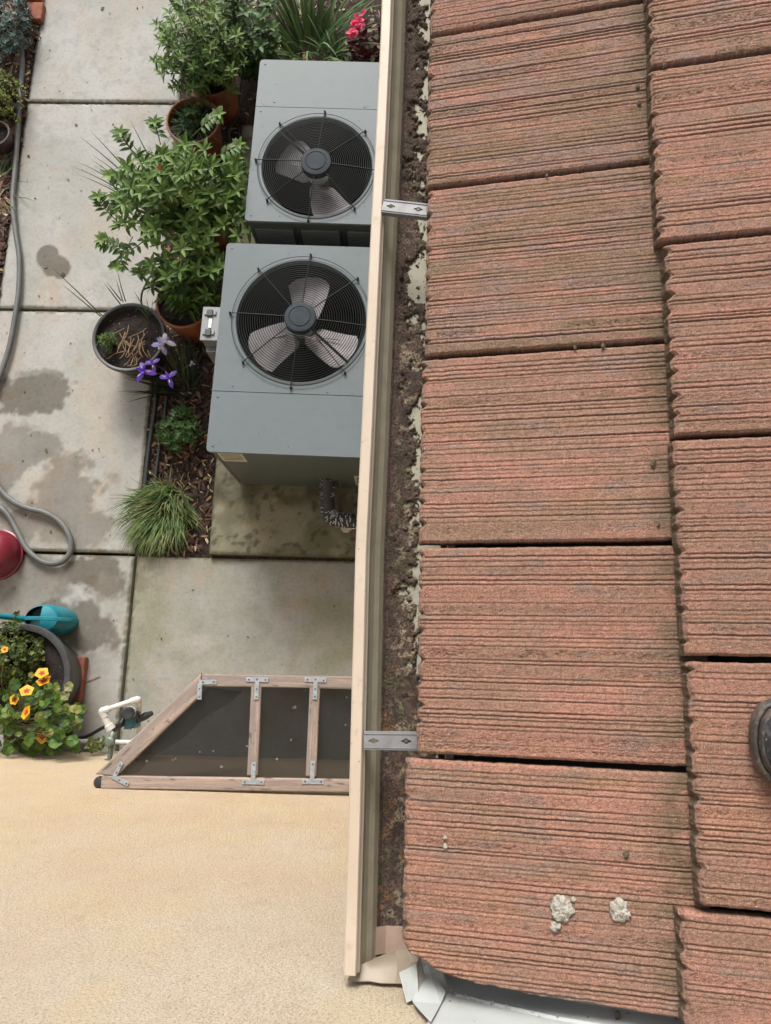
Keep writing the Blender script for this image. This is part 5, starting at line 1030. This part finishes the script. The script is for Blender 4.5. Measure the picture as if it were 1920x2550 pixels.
br('tee_bracket', [[(613, 1692), (668, 1693)], [(640, 1694), (638, 1742)]], [(620, 1692), (640, 1692), (661, 1693), (639, 1716), (638, 1735)], 11)
br('tee_bracket', [[(758, 1692), (813, 1694)], [(786, 1694), (784, 1742)]], [(766, 1692), (786, 1692), (806, 1694), (785, 1716), (784, 1735)], 11)
br('tee_bracket', [[(602, 1947), (658, 1948)], [(630, 1946), (632, 1898)]], [(609, 1947), (651, 1948), (632, 1905)], 11)
br('tee_bracket', [[(752, 1946), (806, 1947)], [(777, 1946), (779, 1895)]], [(760, 1946), (800, 1947), (779, 1903)], 11)
br('corner_bracket', [[(496, 1699), (540, 1698)], [(498, 1702), (496, 1742)]], [(505, 1699), (532, 1698), (497, 1715), (497, 1735)], 11)
br('corner_bracket', [[(303, 1898), (283, 1937)], [(281, 1934), (320, 1954)]], [(299, 1906), (290, 1924), (297, 1943), (314, 1951)], 10)
m_ = MB(); rgd = random.Random(4)
for (px, py) in ((730, 1763), (735, 1761), (761, 1720), (615, 1858), (498, 1872), (531, 1870), (430, 1892), (437, 1889), (366, 1895), (725, 1842), (863, 1736), (860, 1805), (690, 1890), (552, 1909)):
    p = wp(px, py, -.026); s2 = rgd.uniform(.004, .009); a0 = rgd.uniform(0, 3); m_.add([p + Vector((math.cos(a0 + t_) * s2 * rgd.uniform(.5, 1), math.sin(a0 + t_) * s2 * rgd.uniform(.5, 1), rgd.uniform(0, .004) + .001)) for t_ in (0, 1.2, 2.5, 3.7, 5)], [(0, 1, 2, 3, 4)], col=rgd.choice([(.17, .16, .14), (.14, .10, .085), (.12, .085, .055)]))
o = m_.build('petal_litter', M['chip'], col=True); tag(o, 'scattered pale dry petals caught on the black insect screen', 'litter', kind='stuff')

# ================================================================ SHOE
def shoe():
    nC = .03 + .0015
    c_ = rp(.455, 1.232, nC); root = thing('shoe', 'dusty black rubber edged shoe toe on the right roof tiles', 'shoe', tuple(c_))
    # local frame: x up-slope (length), y = -v direction, n
    yaw = R(6); X_ = Vector(EX); Y_ = Vector((0, 1, 0)); N_ = Vector(EN)
    dx = (X_ * math.cos(yaw) + Y_ * math.sin(yaw) * .0 + Y_ * -.0).normalized(); dy = N_.cross(dx).normalized(); toe = rp(.460, 1.236, nC)
    def out(t, s_=1.):      # t 0..1 around, stadium like outline; returns (x,y)
        a = 2 * math.pi * t; L = .30; xc = (1 - math.cos(a)) / 2; x = L * xc; prof_ = np.interp(xc, [0, .004, .015, .05, .12, .25, .38, .52, .68, .85, .96, 1], [0, .016, .031, .048, .056, .057, .053, .043, .038, .038, .026, 0])
        sgn = 1 if math.sin(a) >= 0 else -1; y = prof_ * sgn * (1.04 if sgn > 0 else .96); return x, y
    def ring(inset, n, N=96):
        vs = []; cx2 = .15
        for k in range(N):
            x, y = out(k / N); f_ = 1 - inset / .05; xx = cx2 + (x - cx2) * (1 - inset / .15); yy = y * f_; vs.append(toe + dx * xx + dy * yy + N_ * n)
        return vs
    def loft(name, rings, m, cap=True, par=root):
        mb = MB(); N = len(rings[0]); vs = sum(rings, []); fs = [(i * N + k, i * N + (k + 1) % N, (i + 1) * N + (k + 1) % N, (i + 1) * N + k) for i in range(len(rings) - 1) for k in range(N)]
        mb.add(vs, fs + ([tuple(range(N - 1, -1, -1))] if cap else [])); return mb.build(name, m, par, smooth='all')
    # rotate ordering gives outward normals
    loft('sole', [ring(.003, .0), ring(0, .004), ring(-.001, .014), ring(.0005, .024), ring(.003, .028), ring(.0055, .0285), ring(.0065, .026)], M['shoe_rubber'])
    loft('rand', [ring(.0062, .024), ring(.0068, .034), ring(.0085, .039), ring(.0105, .041), ring(.0115, .0395)], M['shoe_rubber'])
    rr = []
    for i in range(12):
        t = i / 11; ins = .0105 + .030 * t ** 1.3; N = 96; vs = []
        for k in range(N):
            x, y = out(k / N); f_ = 1 - ins / .05; xx = .15 + (x - .15) * (1 - ins / .15 * (1.0)); yy = y * f_; hh = .039 + (.028 * math.sin(t * 1.57)) * (1 + 1.2 * sst(.06, .2, np.array(xx)))
            vs.append(toe + dx * xx + dy * yy + N_ * float(hh))
        rr.append(vs)
    up = loft('upper', rr, M['shoe_mesh'], cap=False)
    mb = MB(); top = rr[-1]; mb.add(top, [tuple(range(len(top)))]); mb.build('tongue', M['shoe_mesh'], root)
    mb = MB()
    for j in range(5):
        x0 = .10 + j * .022; p0 = toe + dx * x0 + dy * .017 + N_ * .0775; p1 = toe + dx * (x0 + .008) - dy * .017 + N_ * .0775; mb.tube(smoothpath([p0, (p0 + p1) / 2 + N_ * .004, p1], 4), .003, 6)
    mb.build('lace', M['blackpot'], root, smooth='all')
    # stitched welt line
    mb = MB(); rg2 = ring(.0135, .0425); mb.tube(rg2 + rg2[:1], .0011, 5, cap=False); mb.build('seam', M['blackpot'], root, smooth='all')
shoe()
for o in S.objects:
    if '_w' in o: del o['_w']
